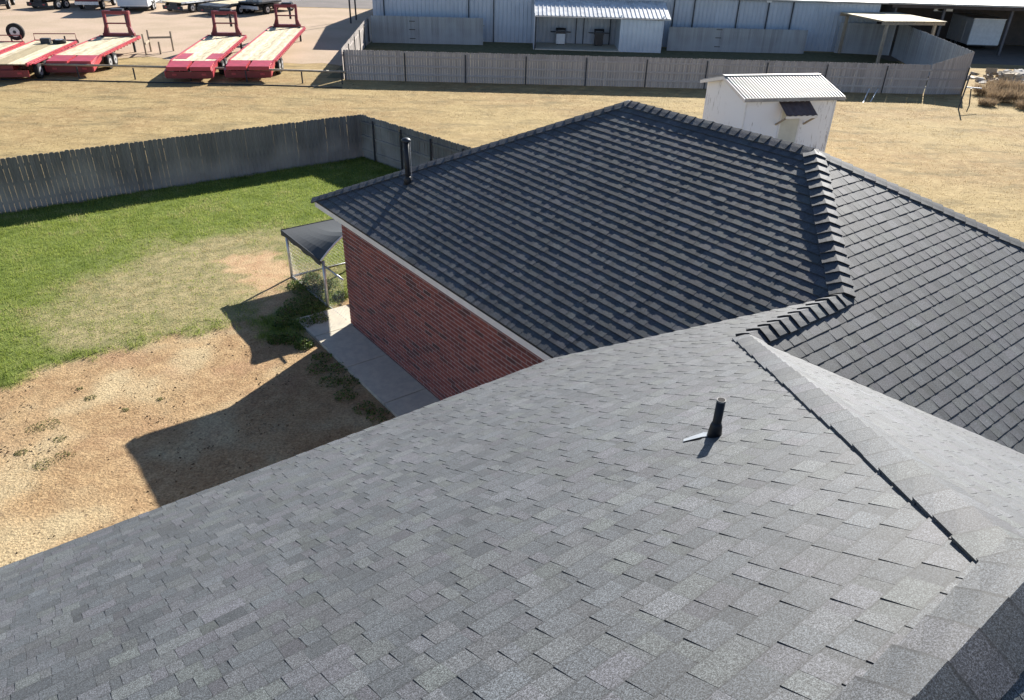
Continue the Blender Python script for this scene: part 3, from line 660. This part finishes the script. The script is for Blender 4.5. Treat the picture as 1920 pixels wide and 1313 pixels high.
# ------------------------------------------------------------------ white shed
A_, B_, C_ = g(1397, 187, 2.45), g(1585, 183, 2.45), g(1317, 150, 2.45)
ux = (B_-A_); Wd = ux.length; ux.normalize(); uy = Vector((-ux.y, ux.x, 0)); Dp = (C_-A_).dot(uy); rzs = math.atan2(ux.y, ux.x)
Dp = max(3.2, min(Dp, 4.4))
shed = thing('garden_shed', 'peeling white shed with a corrugated metal roof behind the house', 'shed', Vector((A_.x, A_.y, 0)), rzs)
def peel_mat():
    t = NT('peeling_white'); v = t.coord('Object'); n1 = t.noise(t.coord('Object', (9, 9, .7)), 2.2, 5, .7); n2 = t.noise(v, .9, 2)
    f = t.math('MULTIPLY', t.mr(n1, .57, .62), t.mr(n2, .5, .58)); return t.done(t.mix(f, (.84, .85, .86), (.30, .27, .26)), .6, .3)
M['peel'] = peel_mat(); ov, he, rh = .22, 2.40, .48
ww, dp = Wd-2*ov, Dp-2*ov
mb = MB(); mb.prism([(ov, ov, 0), (ov+ww, ov, 0), (ov+ww, ov+dp, 0), (ov, ov+dp, 0)], [(ov, ov, he), (ov+ww, ov, he), (ov+ww, ov+dp, he), (ov, ov+dp, he)])
for x in (ov+.001, ov+ww-.001): mb.prism([(x-.02 if x > 1 else x, ov, he), (x-.02 if x > 1 else x, ov+dp, he), (x-.02 if x > 1 else x, ov+dp/2, he+rh*.86)], [(x if x > 1 else x+.02, ov, he), (x if x > 1 else x+.02, ov+dp, he), (x if x > 1 else x+.02, ov+dp/2, he+rh*.86)])
mb.build('wall', M['peel'], shed)
for sgn in (0, 1):                                     # two corrugated roof slopes
    mb = MB(); nr = int(Wd/.125); prof = [(0, 0), (.62, 0), (.66, .034), (.94, .034), (.98, 0)]; xs_ = [((r_+p_)*Wd/nr, z_) for r_ in range(nr) for p_, z_ in prof]+[(Wd, 0)]; n = len(xs_)-1
    for i in range(n):
        (x0, z0), (x1, z1) = xs_[i], xs_[i+1]
        y0, y1 = (0, Dp/2) if sgn == 0 else (Dp, Dp/2)
        q = [(x0, y0, he+.06+z0), (x1, y0, he+.06+z1), (x1, y1, he+rh+.06+z1), (x0, y1, he+rh+.06+z0)]
        mb.poly(q if sgn == 0 else q[::-1]); mb.poly([(x, y, z-.012) for x, y, z in (q[::-1] if sgn == 0 else q)])
    mb.build('roof_sheet', M['sheet'], shed)
MB().beam((0, Dp/2, he+rh+.09), (Wd, Dp/2, he+rh+.09), .22, .02).build('ridge_flashing', M['sheet'], shed)
MB().box((Wd/2, -.012, he+.02), (Wd, .02, .13)).build('fascia', plain('grey_trim', (.36, .35, .33), None, 3, .6), shed)
for x in (0.0, Wd):
    for y0, y1 in ((-.0, Dp/2), (Dp, Dp/2)): MB().beam((x, y0, he-.01), (x, y1, he+rh-.01), .03, .12).build('barge_board', M['trim'], shed)
MB().box((ov+ww*.52, ov-.012, 1.0), (.78, .02, 1.95)).build('door', plain('cream_door', (.62, .62, .54), (.54, .54, .47), 3, .5), shed)
for x in (-.42, .42): MB().box((ov+ww*.52+x, ov-.016, 1.0), (.07, .03, 2.0)).build('door_frame', M['white'], shed)
mb = MB(); n = 22; x0_, x1_ = ov+ww*.35, ov+ww*.70
for i in range(n):
    xa, xb = x0_+(x1_-x0_)*i/n, x0_+(x1_-x0_)*(i+1)/n; za, zb_ = [.02*(1 if (k % 4) < 2 else 0) for k in (i, i+1)]
    q = [(xa, ov-.72, 1.93+za), (xb, ov-.72, 1.93+zb_), (xb, ov-.02, 2.30+zb_), (xa, ov-.02, 2.30+za)]; mb.poly(q); mb.poly([(x, y, z-.012) for x, y, z in q[::-1]])
mb.build('awning', plain('dark_brown_sheet', (.13, .095, .09), None, 3, .7, .3, .0), shed)
MB().box(((x0_+x1_)/2, ov-.70, 1.87), (x1_-x0_, .03, .08)).build('awning_beam', M['trim'], shed)
for x in (x0_+.06, x1_-.06): MB().beam((x, ov-.68, 1.86), (x, ov-.01, 1.45), .05, .06).build('awning_bracket', M['bare'], shed)
for x in (ov, ov+ww): MB().box((x, ov-.006, he/2), (.06, .03, he)).build('corner_board', M['white'], shed)

# ------------------------------------------------------------------ metal building with lean-to
BY = 59.5; BX0, BX1 = -10.95, 26.2; BH = 3.3; BD = 32.
bd_ = thing('metal_building', 'large blue-grey ribbed metal building behind the picket fence', 'building', (BX0, BY, 0))
mb = MB(); mb.box(((BX1-BX0)/2, BD/2+.1, BH/2), (BX1-BX0-.1, BD, BH)); mb.build('frame_wall', M['siding'], bd_)
def rib_panel(name, wd, ht, mat, pitch=.3):
    mb = MB(); xs = []; x = 0
    while x < wd-.01:
        for dx, y in ((0, 0), (.20, 0), (.22, -.035), (.27, -.035), (.29, 0)):
            if x+dx <= wd: xs.append((x+dx, y))
        x += pitch
    xs.append((wd, 0))
    for (xa, ya), (xb, yb) in zip(xs, xs[1:]): mb.poly([(xa, ya, 0), (xb, yb, 0), (xb, yb, ht), (xa, ya, ht)])
    return mb.mesh(name, mat)
pm = rib_panel('siding_panel', .9, BH, M['siding']); x = 0
while x < BX1-BX0-.5: obj('siding_panel', pm, bd_, (x, 0, 0)); x += .9
for px in (724, 879, 925, 1255, 1292, 1373, 1428, 1473):
    p = g(px, 83); MB().box((p.x*BY/p.y-BX0, -.09, BH/2), (.07, .08, BH)).build('downspout', M['dark'], bd_)
mb = MB(); mb.prism([(-.3, -.3, BH+.05), (BX1-BX0+.3, -.3, BH+.05), (BX1-BX0+.3, BD/2, BH+2.4), (-.3, BD/2, BH+2.4)], [(-.3, -.3, BH+.15), (BX1-BX0+.3, -.3, BH+.15), (BX1-BX0+.3, BD/2, BH+2.5), (-.3, BD/2, BH+2.5)])
mb.prism([(-.3, BD/2, BH+2.4), (BX1-BX0+.3, BD/2, BH+2.4), (BX1-BX0+.3, BD+.4, BH+.05), (-.3, BD+.4, BH+.05)], [(-.3, BD/2, BH+2.5), (BX1-BX0+.3, BD/2, BH+2.5), (BX1-BX0+.3, BD+.4, BH+.15), (-.3, BD+.4, BH+.15)])
mb.build('roof', M['sheet'], bd_)
p = at_y(1442, 3, BY-.1); MB().box((p.x-BX0, -.12, p.z), (.35, .12, .14)).build('wall_light', M['white'], bd_)
# lean-to
lt = thing('lean_to', 'lean-to shelter with a white ribbed roof against the metal building', 'shelter', (1.0, 55.9, 0))
lx1 = 9.45; roofw = 9.5
mb = MB(); n = 32
for i in range(n):
    xa, xb = -.1+roofw*i/n, -.1+roofw*(i+1)/n
    q = [(xa, .3, 2.26), (xb, .3, 2.26), (xb, 3.52, 3.05), (xa, 3.52, 3.05)]; mb.poly(q); mb.poly([(x, y, z-.03) for x, y, z in q[::-1]])
    mb.beam((xa+.02, .3, 2.285), (xa+.02, 3.52, 3.075), .05, .045)
mb.build('roof_sheet', plain('white_sheet', (.80, .80, .78), None, 2, .35, .5), lt)
MB().box((roofw/2-.1, .29, 2.2), (roofw, .04, .06)).build('eave_beam', M['galv'], lt)
for x in (.02, ): MB().box((x, .42, 1.08), (.09, .09, 2.16)).build('post', M['dark'], lt)
for x in (3.05, 3.6, 5.55): MB().box((x, 3.3, 1.3), (.07, .07, 2.6)).build('post', M['dark'], lt)
pm2 = rib_panel('closet_wall', 3.0, 2.12, M['siding_pale']); obj('closet_wall', pm2, lt, (5.95, .45, 0))
mb = MB().box((6.0, 1.95, 1.2), (.06, 2.95, 2.4)); mb.build('closet_side', M['siding_pale'], lt); MB().box((8.95, 1.95, 1.2), (.06, 2.95, 2.4)).build('closet_side', M['siding_pale'], lt)
MB().box((3.0, 1.9, .04), (6.0, 3.1, .08)).build('concrete_pad', M['concrete'], lt)
MB().box((-.08, 1.9, 1.2), (.06, 3.0, 2.4)).build('side_wall', M['siding'], lt)
for (x, lab, cm) in ((1.9, 'barbecue grill with a white cabinet under the lean-to', 'white'), (4.7, 'black barbecue grill with wide side shelves under the lean-to', 'cast')):
    gl = thing('barbecue_grill', lab, 'grill', (1.0+x, 55.9+2.7, .08))
    MB().box((0, 0, .42), (.62, .45, .7)).build('cabinet', M[cm], gl)
    for dx in (-.22, .22): MB().tube([(dx, -.2, 0), (dx, -.2, .07)], .03, 8).build('caster', M['cast'], gl)
    MB().box((0, 0, .83), (.70, .5, .13)).build('firebox', M['cast'], gl)
    mb = MB(); pr_ = [(.26*math.cos(t), .9+.24*math.sin(t)) for t in [math.pi*k/8 for k in range(9)]]
    mb.prism([(-.35, y, z) for y, z in pr_], [(.35, y, z) for y, z in pr_]); mb.build('lid', M['cast'], gl)
    MB().tube([(-.25, -.29, 1.0), (.25, -.29, 1.0)], .015, 6).build('lid_handle', M['galv'], gl)
    for sx in (-1, 1): MB().box((sx*.56, 0, .86), (.38, .42, .03)).build('side_shelf', M['dark'], gl)
sheet('inner_lawn', [(-10.9, 43.6), (24.9, 44.2), (26.9, 58.8), (-10.9, 59.4)], .008, plain('inner_grass', (.10, .105, .05), (.17, .14, .08), 3, .95, .1))

# ------------------------------------------------------------------ wooden shelter (pergola)
pg_ = thing('wooden_shelter', 'open wooden shelter with a pale plywood roof inside the fence', 'shelter', (26.2, 57., 0))
q0, q1, q2, q3 = g(1589, 23, 2.75), g(1690, 25, 2.75), g(1766, 41, 2.75), g(1645, 40, 2.75)
# fit a rectangle: front edge q3-q2
ux2 = (q2-q3); sw = ux2.length; ux2.normalize(); uy2 = Vector((-ux2.y, ux2.x, 0)); sd_ = abs((q0-q3).dot(uy2)); cen = (q0+q1+q2+q3)/4
pg_.location = (cen.x, cen.y, 0); pg_.rotation_euler = (0, 0, math.atan2(ux2.y, ux2.x)); sw *= .98
for k in range(6): MB().box((-sw/2+sw*(k+.5)/6, 0, 2.76), (sw/6-.012, sd_, .025)).build('roof_board', M['plank'], pg_)
for y in (-sd_/2+.15, sd_/2-.15): MB().box((0, y, 2.62), (sw, .06, .2)).build('beam', M['bare'], pg_)
for k in range(7): MB().box((-sw/2+.15+(sw-.3)*k/6, 0, 2.70), (.045, sd_-.05, .09)).build('rafter', M['bare'], pg_)
for x in (-sw/2+.5, sw/2-.6):
    for y in (-sd_/2+.3, sd_/2-.3): MB().box((x, y, 1.27), (.17, .17, 2.56)).build('post', M['bare'], pg_)

# ------------------------------------------------------------------ open barn and enclosed trailer
zb_e = at_y(1750, 9, 60.).z
bn = thing('open_barn', 'dark open-fronted barn with a bright roof edge', 'barn', (27.5, 60., 0))
MB().box((16, 6.5, zb_e/2+.52), (34, .15, zb_e+1.04)).build('back_wall', M['brown'], bn)
MB().box((.0, 3.2, zb_e/2), (.15, 6.4, zb_e)).build('side_wall', M['barngrey'], bn)
mb = MB(); mb.prism([(-1.2, -.5, zb_e), (34, -.5, zb_e), (34, 7, zb_e+1.1), (-1.2, 7, zb_e+1.1)], [(-1.2, -.5, zb_e+.12), (34, -.5, zb_e+.12), (34, 7, zb_e+1.22), (-1.2, 7, zb_e+1.22)]); mb.build('roof', M['sheet'], bn)
for x in (3.6, 8.6, 12.5, 18): MB().box((x, .1, zb_e/2), (.16, .16, zb_e)).build('post', M['barngrey'], bn)
MB().box((16, -.35, zb_e-.12), (33, .1, .2)).build('eave_beam', M['brown'], bn)
for px in (1777, 1765): 
    p = at_y(px, 20, 60.2); MB().box((p.x-27.5, .6, p.z), (1.1 if px > 1770 else .7, .1, .16)).build('strip_light', M['trim'], bn)
e0, e1 = g(1818, 97), g(1880, 93)
et = thing('enclosed_trailer', 'white enclosed trailer parked under the barn', 'trailer', (e0.x, e0.y+.9, 0), math.radians(-4))
ewd, eln = 2.55, 5.0
MB().box((-ewd*.0+1.28, .0, 1.32), (2.3, .02, 1.75)).build('rear_door', M['white'], et)
mb = MB().box((1.28, 2.5, 1.32), (2.36, 4.96, 1.84)); mb.build('body', M['white'], et)
MB().box((.09, 1.5, 1.2), (.02, .8, 1.5)).build('side_door', M['trim'], et)
MB().box((1.28, 2.5, 2.26), (2.42, 5.02, .05)).build('roof', M['galv'], et); MB().box((1.28, 2.5, .36), (2.2, 4.8, .1)).build('chassis', M['dark'], et)
def wheel(parent, c, r, wd, rimm='rim', axis='x'):
    A = {'x': Vector((wd/2, 0, 0)), 'y': Vector((0, wd/2, 0)), 'z': Vector((0, 0, wd/2))}[axis]; c = Vector(c)
    wo = MB().tube([c-A*.7, c-A, c-A*.9, c+A*.9, c+A, c+A*.7][1:5], [r*.92, r, r, r*.92], 20).build('wheel', M['rubber'], parent, True)
    MB().tube([c-A*1.04, c+A*1.04], r*.58, 14).build('rim', M[rimm], wo); MB().tube([c-A*1.1, c+A*1.1], r*.2, 10).build('hub', M['dark'], wo)
    return wo
for y in (2.0, 2.8):
    for x in (.22, 2.34): wheel(et, (x, y, .33), .33, .2)
MB().beam((1.28, 5.0, .4), (1.28, 6.2, .4), .1, .1).build('tongue', M['dark'], et)
sheet('barn_apron', [(26, 55.8), (62, 54.5), (62, 66), (26, 66)], .010, plain('packed_soil', (.20, .17, .14), (.16, .14, .12), 2, .95, .1))

# ------------------------------------------------------------------ rubble, brush and stand by the fence end
rr_ = random.Random(9)
def lump(name, loc, s3, mat, seed):
    r = random.Random(seed); mb = MB(); P = []
    for k in range(8): P.append((s3[0]/2*(1 if k & 1 else -1)*r.uniform(.6, 1), s3[1]/2*(1 if k & 2 else -1)*r.uniform(.6, 1), s3[2]*(1 if k & 4 else 0)*r.uniform(.6, 1)))
    mb.hexa(P); o = mb.build(name, mat, None, False, loc); o.rotation_euler = (r.uniform(-.25, .25), r.uniform(-.25, .25), r.uniform(0, 3)); return o
c0 = g(1862, 150)
for k in range(34):
    top = k >= 20; a = rr_.uniform(0, 6.28); q = math.sqrt(rr_.random())*(1. if not top else .6)
    sz = rr_.uniform(.45, 1.0)
    o = lump('concrete_chunk', c0+Vector((q*2.3*math.cos(a)+.4, q*2.6*math.sin(a), .30*rr_.uniform(.8, 1.2) if top else -.04)), (sz, sz*rr_.uniform(.5, .9), rr_.uniform(.14, .34)), M['rock'] if k % 3 else M['bare'], 300+k)
    tag(o, ('broken pale concrete chunk' if k % 3 else 'weathered wood offcut')+(' on top of the rubble heap by the fence end' if top else ' at the bottom of the rubble heap by the fence end'), 'rubble', 'rubble heap, '+('top' if top else 'bottom')+(' concrete' if k % 3 else ' wood'))
def brush(loc, R, H_, n, seed, label):
    r = random.Random(seed); root = thing('dry_bush', label, 'bush', loc, 0, ('tall' if H_ > .7 else 'low')+' dry bushes by the rubble'); mb = MB(); st = MB()
    for k in range(n):
        a = r.uniform(0, 6.28); rr = R*r.random()**.6; b = Vector((rr*.55*math.cos(a), rr*.55*math.sin(a), H_*.35*r.random())); d = Vector((math.cos(a)*r.uniform(.1, .8), math.sin(a)*r.uniform(.1, .8), r.uniform(.3, 1))).normalized()*H_*r.uniform(.3, .75)
        s_ = Vector((r.gauss(0, 1), r.gauss(0, 1), 0)).normalized()*.012; mb.poly([b-s_, b+s_, b+d], min(max(r.gauss(.5, .22), .01), 1))
    for k in range(12):
        a = r.uniform(0, 6.28); st.tube([(0, 0, -.02), (R*.4*math.cos(a), R*.4*math.sin(a), H_*.6)], .012, 4, .3)
    mb.build('twigs', M['twig'], root); st.build('stem', M['twig'], root)
for k, (x, y, R, h) in enumerate([(1842, 178, .9, .8), (1872, 190, 1.0, .9), (1905, 192, 1.1, 1.0), (1890, 172, 1.0, .9), (1850, 198, .7, .5), (1918, 178, 1., .9), (1925, 205, .9, .6), (1865, 172, .8, .9)]):
    brush(g(x, y), R, h, 900, 400+k, 'tall dry brown bush in front of the rubble heap' if h > .7 else 'low dry brown bush in front of the rubble heap')
st = thing('pipe_stand', 'rusty leaning pipe frame at the end of the picket fence', 'stand', g(1797, 205))
b0 = g(1797, 205); 
def rel(x, y, Y): p = at_y(x, y, Y); return p-b0
y0 = b0.y
MB().tube([(0, 0, 0), rel(1820, 138, y0+.3)], .035, 6).build('leg', M['dark'], st)
pL = g(1817, 199); MB().tube([pL-b0, rel(1821, 166, pL.y)], .03, 6).build('leg', M['dark'], st)
MB().tube([rel(1811, 164, y0+.2), rel(1840, 166, y0+.5)], .035, 6).build('crossbar', M['galv'], st)
for (xa, ya, xb, yb) in ((1618, 193, 1627, 178), (1632, 191, 1644, 175)):
    p, q = g(xa, ya), at_y(xb, yb, 43.62); o = MB().tube([(0, 0, .0), (q.x-p.x, q.y-p.y, max(q.z, .25))], .025, 6).build('white_pole', M['white'], None, False, p); tag(o, 'thin white pole leaning on the picket fence behind the shed', 'pole', 'poles leaning on the fence')

# ------------------------------------------------------------------ trailers
def flatbed(loc, rz, L, Wt, label, goose=True, grease=False, redsides=False, paint='red', dark='maroon', rail=False, ramps=True, group=None, zd=.86):
    """local: y = forwards, origin on the ground under the rear edge"""
    t = thing('flatbed_trailer', label, 'trailer', loc, rz, group); hw_ = Wt/2; dv = 1.5 if ramps else 0.
    npk = 8
    for k in range(npk):
        x0 = -hw_+.08+(Wt-.16)*k/npk; wd = (Wt-.16)/npk
        MB().box((x0+wd/2, (L+dv)/2, zd), (wd-.012, L-dv, .05)).build('deck_plank', M['grease'] if grease and k in (2, 3, 4) else M['plank'], t)
    for sx in (-1, 1):
        MB().box((sx*(hw_-.035), (L+dv)/2, zd-.02), (.09, L-dv, .16)).build('side_rail', M[paint], t)
        mb = MB(); y = dv+.4
        while y < L-.2: mb.box((sx*(hw_+.03), y, zd-.06), (.05, .1, .14)); y += .6
        mb.build('stake_pocket', M[dark], t); MB().box((sx*(hw_+.065), (L+dv)/2, zd-.03), (.02, L-dv-.3, .06)).build('rub_rail', M[paint], t)
        if redsides: MB().box((sx*(hw_-.42), dv+1.5, zd+.03), (.6, 1.9, .02)).build('tread_plate', M[paint], t)
        if ramps:
            mb = MB(); mb.prism([(sx*.07, .06, .60), (sx*(hw_-.1), .06, .60), (sx*(hw_-.1), dv, zd-.1), (sx*.07, dv, zd-.1)][::sx], [(sx*.07, .06, .80), (sx*(hw_-.1), .06, .80), (sx*(hw_-.1), dv-.05, zd+.03), (sx*.07, dv-.05, zd+.03)][::sx]); mb.build('ramp', M[paint], t)
            mb = MB(); mb.prism([(sx*(hw_-.08), 0, .28), (sx*(hw_-.08), 0, .6), (sx*(hw_-.08), dv, zd+.06), (sx*(hw_-.08), dv, zd-.2)], [(sx*hw_, 0, .28), (sx*hw_, 0, .6), (sx*hw_, dv, zd+.06), (sx*hw_, dv, zd-.2)]); mb.build('dovetail_side', M[paint], t)
        for y in (dv+.95, dv+1.85): wheel(t, (sx*(hw_-.02 if goose else hw_+.1), y, .38), .38, .24)
        if not goose: MB().box((sx*(hw_+.1), dv+1.4, .82), (.26, 2.0, .03)).build('fender', M[paint], t)
    MB().box((0, .03, .40), (Wt-.1, .06, .34)).build('bumper', M[dark], t)
    for sx in (-.75, .75): MB().box((sx, .0-.01, .42), (.22, .03, .1)).build('tail_light', M['red'], t)
    MB().box((0, (L+dv)/2, zd-.2), (.9, L-dv-.3, .26)).build('chassis', M[dark], t)
    MB().box((0, L-.03, zd-.02), (Wt, .07, .2)).build('front_rail', M[paint], t)
    if goose:
        mb = MB()
        for sx in (-1, 1):
            mb.prism([(sx*.98, L-.15, zd), (sx*.60, L-.15, zd), (sx*.60, L-.15, zd+.75), (sx*.72, L-.15, zd+.75)][::-sx], [(sx*.98, L+.10, zd), (sx*.60, L+.10, zd), (sx*.60, L+.10, zd+.75), (sx*.72, L+.10, zd+.75)][::-sx])
            mb.beam((sx*.70, L, zd+.55), (sx*.70, L+.1, zd+1.45), .16, .2); mb.beam((sx*.70, L+.05, zd+1.42), (sx*.25, L+1.9, zd+1.2), .15, .22)
        mb.beam((-.75, L, zd+1.42), (.75, L, zd+1.42), .16, .18); mb.build('gooseneck', M[dark], t)
        MB().beam((-.7, L, zd+.78), (.7, L, zd+.78), .07, .08).build('crossbar', M[dark], t)
        MB().box((0, L-.05, zd+.1), (1.9, .28, .24)).build('toolbox', M[dark], t)
        MB().tube([(0, L+1.9, zd+1.25), (0, L+1.9, zd+.35)], .08, 10).build('coupler', M['dark'], t)
        for sx in (-.9, .9): MB().box((sx, L-.55, .5), (.12, .12, 1.0)).build('landing_leg', M['dark'], t)
        MB().box((.1, L+.25, zd+1.55), (.7, .4, .12)).build('chain_tray', M['dark'], t)
    else:
        for sx in (-1, 1): MB().beam((sx*.9, L, .5), (0, L+1.5, .5), .1, .14).build('tongue_beam', M[paint], t)
        MB().tube([(0, L+1.45, 0), (0, L+1.45, .95)], .05, 8).build('jack', M['dark'], t)
    if rail:
        mb = MB().tube([(-hw_+.06, L-.1, zd), (-hw_+.06, L-.1, zd+.42), (hw_-.06, L-.1, zd+.42), (hw_-.06, L-.1, zd)], .03, 6); mb.build('headrail', M[dark], t)
    return t
def bed(pl, pr_, pf, label, **kw):
    """rear left/right and front right pixels of the deck"""
    zd = .86; a, b, c = g(*pl, zd), g(*pr_, zd), g(*pf, zd); fw = c-b; fw.z = 0; L = fw.length; fw.normalize(); lf = Vector((-fw.y, fw.x, 0)); Wt = 2.45
    o = b+lf*Wt/2; o.z = 0
    return flatbed(o, math.atan2(fw.y, fw.x)-math.pi/2, L, Wt, label, **kw)
G5 = None
bed((90, 103), (172, 113), (263, 69), 'red gooseneck flatbed trailer parked beside the small wooden frame')
bed((308, 117), (397, 124), (462, 68), 'red gooseneck flatbed trailer with red tread plates over its wheels', redsides=True)
bed((423, 108), (507, 123), (572, 52), 'longest red gooseneck flatbed trailer, nearest the picket fence')
t1 = bed((-40, 110), (51, 121), (147, 77), 'red flatbed trailer with a worn centre strip and front rail', goose=False, grease=True, rail=True, ramps=False, redsides=False)
wheel(t1, (.55, 7.2, 1.0), .36, .2, axis='z'); MB().box((-.2, 7.25, 1.02), (.5, .35, .3)).build('winch', M['dark'], t1)
t0 = bed((-120, 105), (-40, 114), (46, 80), 'red flatbed trailer with an upright spare tyre', goose=False, ramps=False, rail=True)
wheel(t0, (.55, 7.4, 1.35), .48, .26, axis='y')
wf = thing('timber_fence', 'small unpainted post and rail fence corner between the red trailers', 'fence', g(275, 103))
wb = g(275, 103)
for x, y, h in ((275, 104, 1.25), (284, 97, 1.3), (302, 102, .75), (326, 96, 1.2)):
    p = g(x, y)-wb; MB().box((p.x, p.y, h/2), (.1, .1, h)).build('post', M['bare'], wf)
p, q = g(284, 97)-wb, g(326, 96)-wb; MB().beam((p.x, p.y-.07, .85), (q.x, q.y-.07, .85), .05, .12).build('rail', M['bare'], wf)
p, q = g(275, 104)-wb, g(284, 97)-wb; MB().beam((p.x+.07, p.y, .7), (q.x+.07, q.y, .7), .05, .12).build('rail', M['bare'], wf)

# back row across the lot
def truck(loc, rz, label, paint, kind='flat'):
    t = thing('work_truck' if kind == 'tank' else 'pickup_truck', label, 'truck', loc, rz)
    MB().box((0, 2.8, .62), (.9, 5.4, .22)).build('chassis', M['dark'], t)
    for sx in (-.86, .86):
        for y in (1.2, 4.6): wheel(t, (sx, y, .4), .4, .28)
    MB().box((0, -.05, .60), (1.95, .12, .26)).build('bumper', M['rim'] if paint != 'black' else M['dark'], t)
    if kind == 'tank':
        MB().box((0, 1.5, .98), (2.3, 3.1, .12)).build('flat_deck', M['dark'], t)
        for sx in (-.5, .25): MB().tube([(sx, .7, 1.04), (sx, .7, 1.9), (sx, .7, 2.0)], [.32, .32, .18], 14).build('water_tank', M['white'], t, True)
        MB().box((.85, 1.6, 1.3), (.4, 2.2, .5)).build('toolbox', M['galv'], t)
    else:
        mb = MB(); mb.box((0, 1.4, 1.0), (1.9, 2.8, .55)); mb.build('cargo_bed', M[paint], t); MB().box((0, -.01, 1.0), (1.7, .04, .5)).build('tailgate', M[paint], t)
        for sx in (-.85, .85): MB().box((sx, -.03, 1.05), (.14, .05, .34)).build('tail_light', M['red'], t)
    mb = MB(); P = [(2.9, .75), (6.2, .75), (6.2, 1.2), (5.2, 1.3), (4.7, 1.85), (3.1, 1.85), (2.9, 1.3)]
    mb.prism([(-.93, y, z) for y, z in P], [(.93, y, z) for y, z in P]); mb.build('cab', M[paint], t)
    MB().box((0, 2.97, 1.58), (1.5, .03, .4)).build('rear_window', M['cast'], t)
    return t
truck(g(-8, 20), math.radians(25), 'black pickup truck parked at the end of the lot row', 'black')
flatbed(g(72, 18), math.radians(-16), 8.5, 2.4, 'pale decked flatbed trailer beside the maroon truck', goose=False, paint='dark', dark='dark', ramps=False)
truck(g(166, 20), math.radians(10), 'maroon pickup truck parked across the gravel lot', 'maroon')
bt = thing('box_trailer', 'white box trailer with ribbed nose parked across the lot', 'trailer', g(252, 24), math.radians(14))
MB().box((0, 3., 1.75), (2.5, 6., 2.5)).build('body', M['white'], bt); MB().box((0, -.02, 1.75), (2.3, .03, 2.3)).build('rear_door', M['siding_pale'], bt); MB().box((0, 3, .45), (2.2, 5.8, .12)).build('chassis', M['dark'], bt)
for sx in (-1.2, 1.2):
    for y in (2.0, 2.9): wheel(bt, (sx, y, .38), .38, .24)
MB().box((1.27, 2.45, .85), (.22, 2.0, .05)).build('fender', M['white'], bt)
flatbed(g(325, 24), math.radians(-22), 7.5, 2.4, 'white-railed flatbed trailer beside the white box trailer', goose=False, paint='white', dark='dark', ramps=False)
flatbed(g(394, 30), math.radians(-20), 9.5, 2.6, 'black gooseneck flatbed trailer with a pale deck', goose=True, paint='dark', dark='dark')
truck(g(470, 28), math.radians(-22), 'white work truck carrying two white tanks', 'white', 'tank')
for (x, y) in ((658, 44), (668, 38)):
    o = MB().tube([(0, 0, -.05), (0, 0, 3.2)], .07, 8).build('steel_post', M['dark'], None, False, g(x, y)); tag(o, 'dark steel post standing beyond the side picket fence', 'post', 'steel posts by the side fence')
bpy.context.view_layer.update()
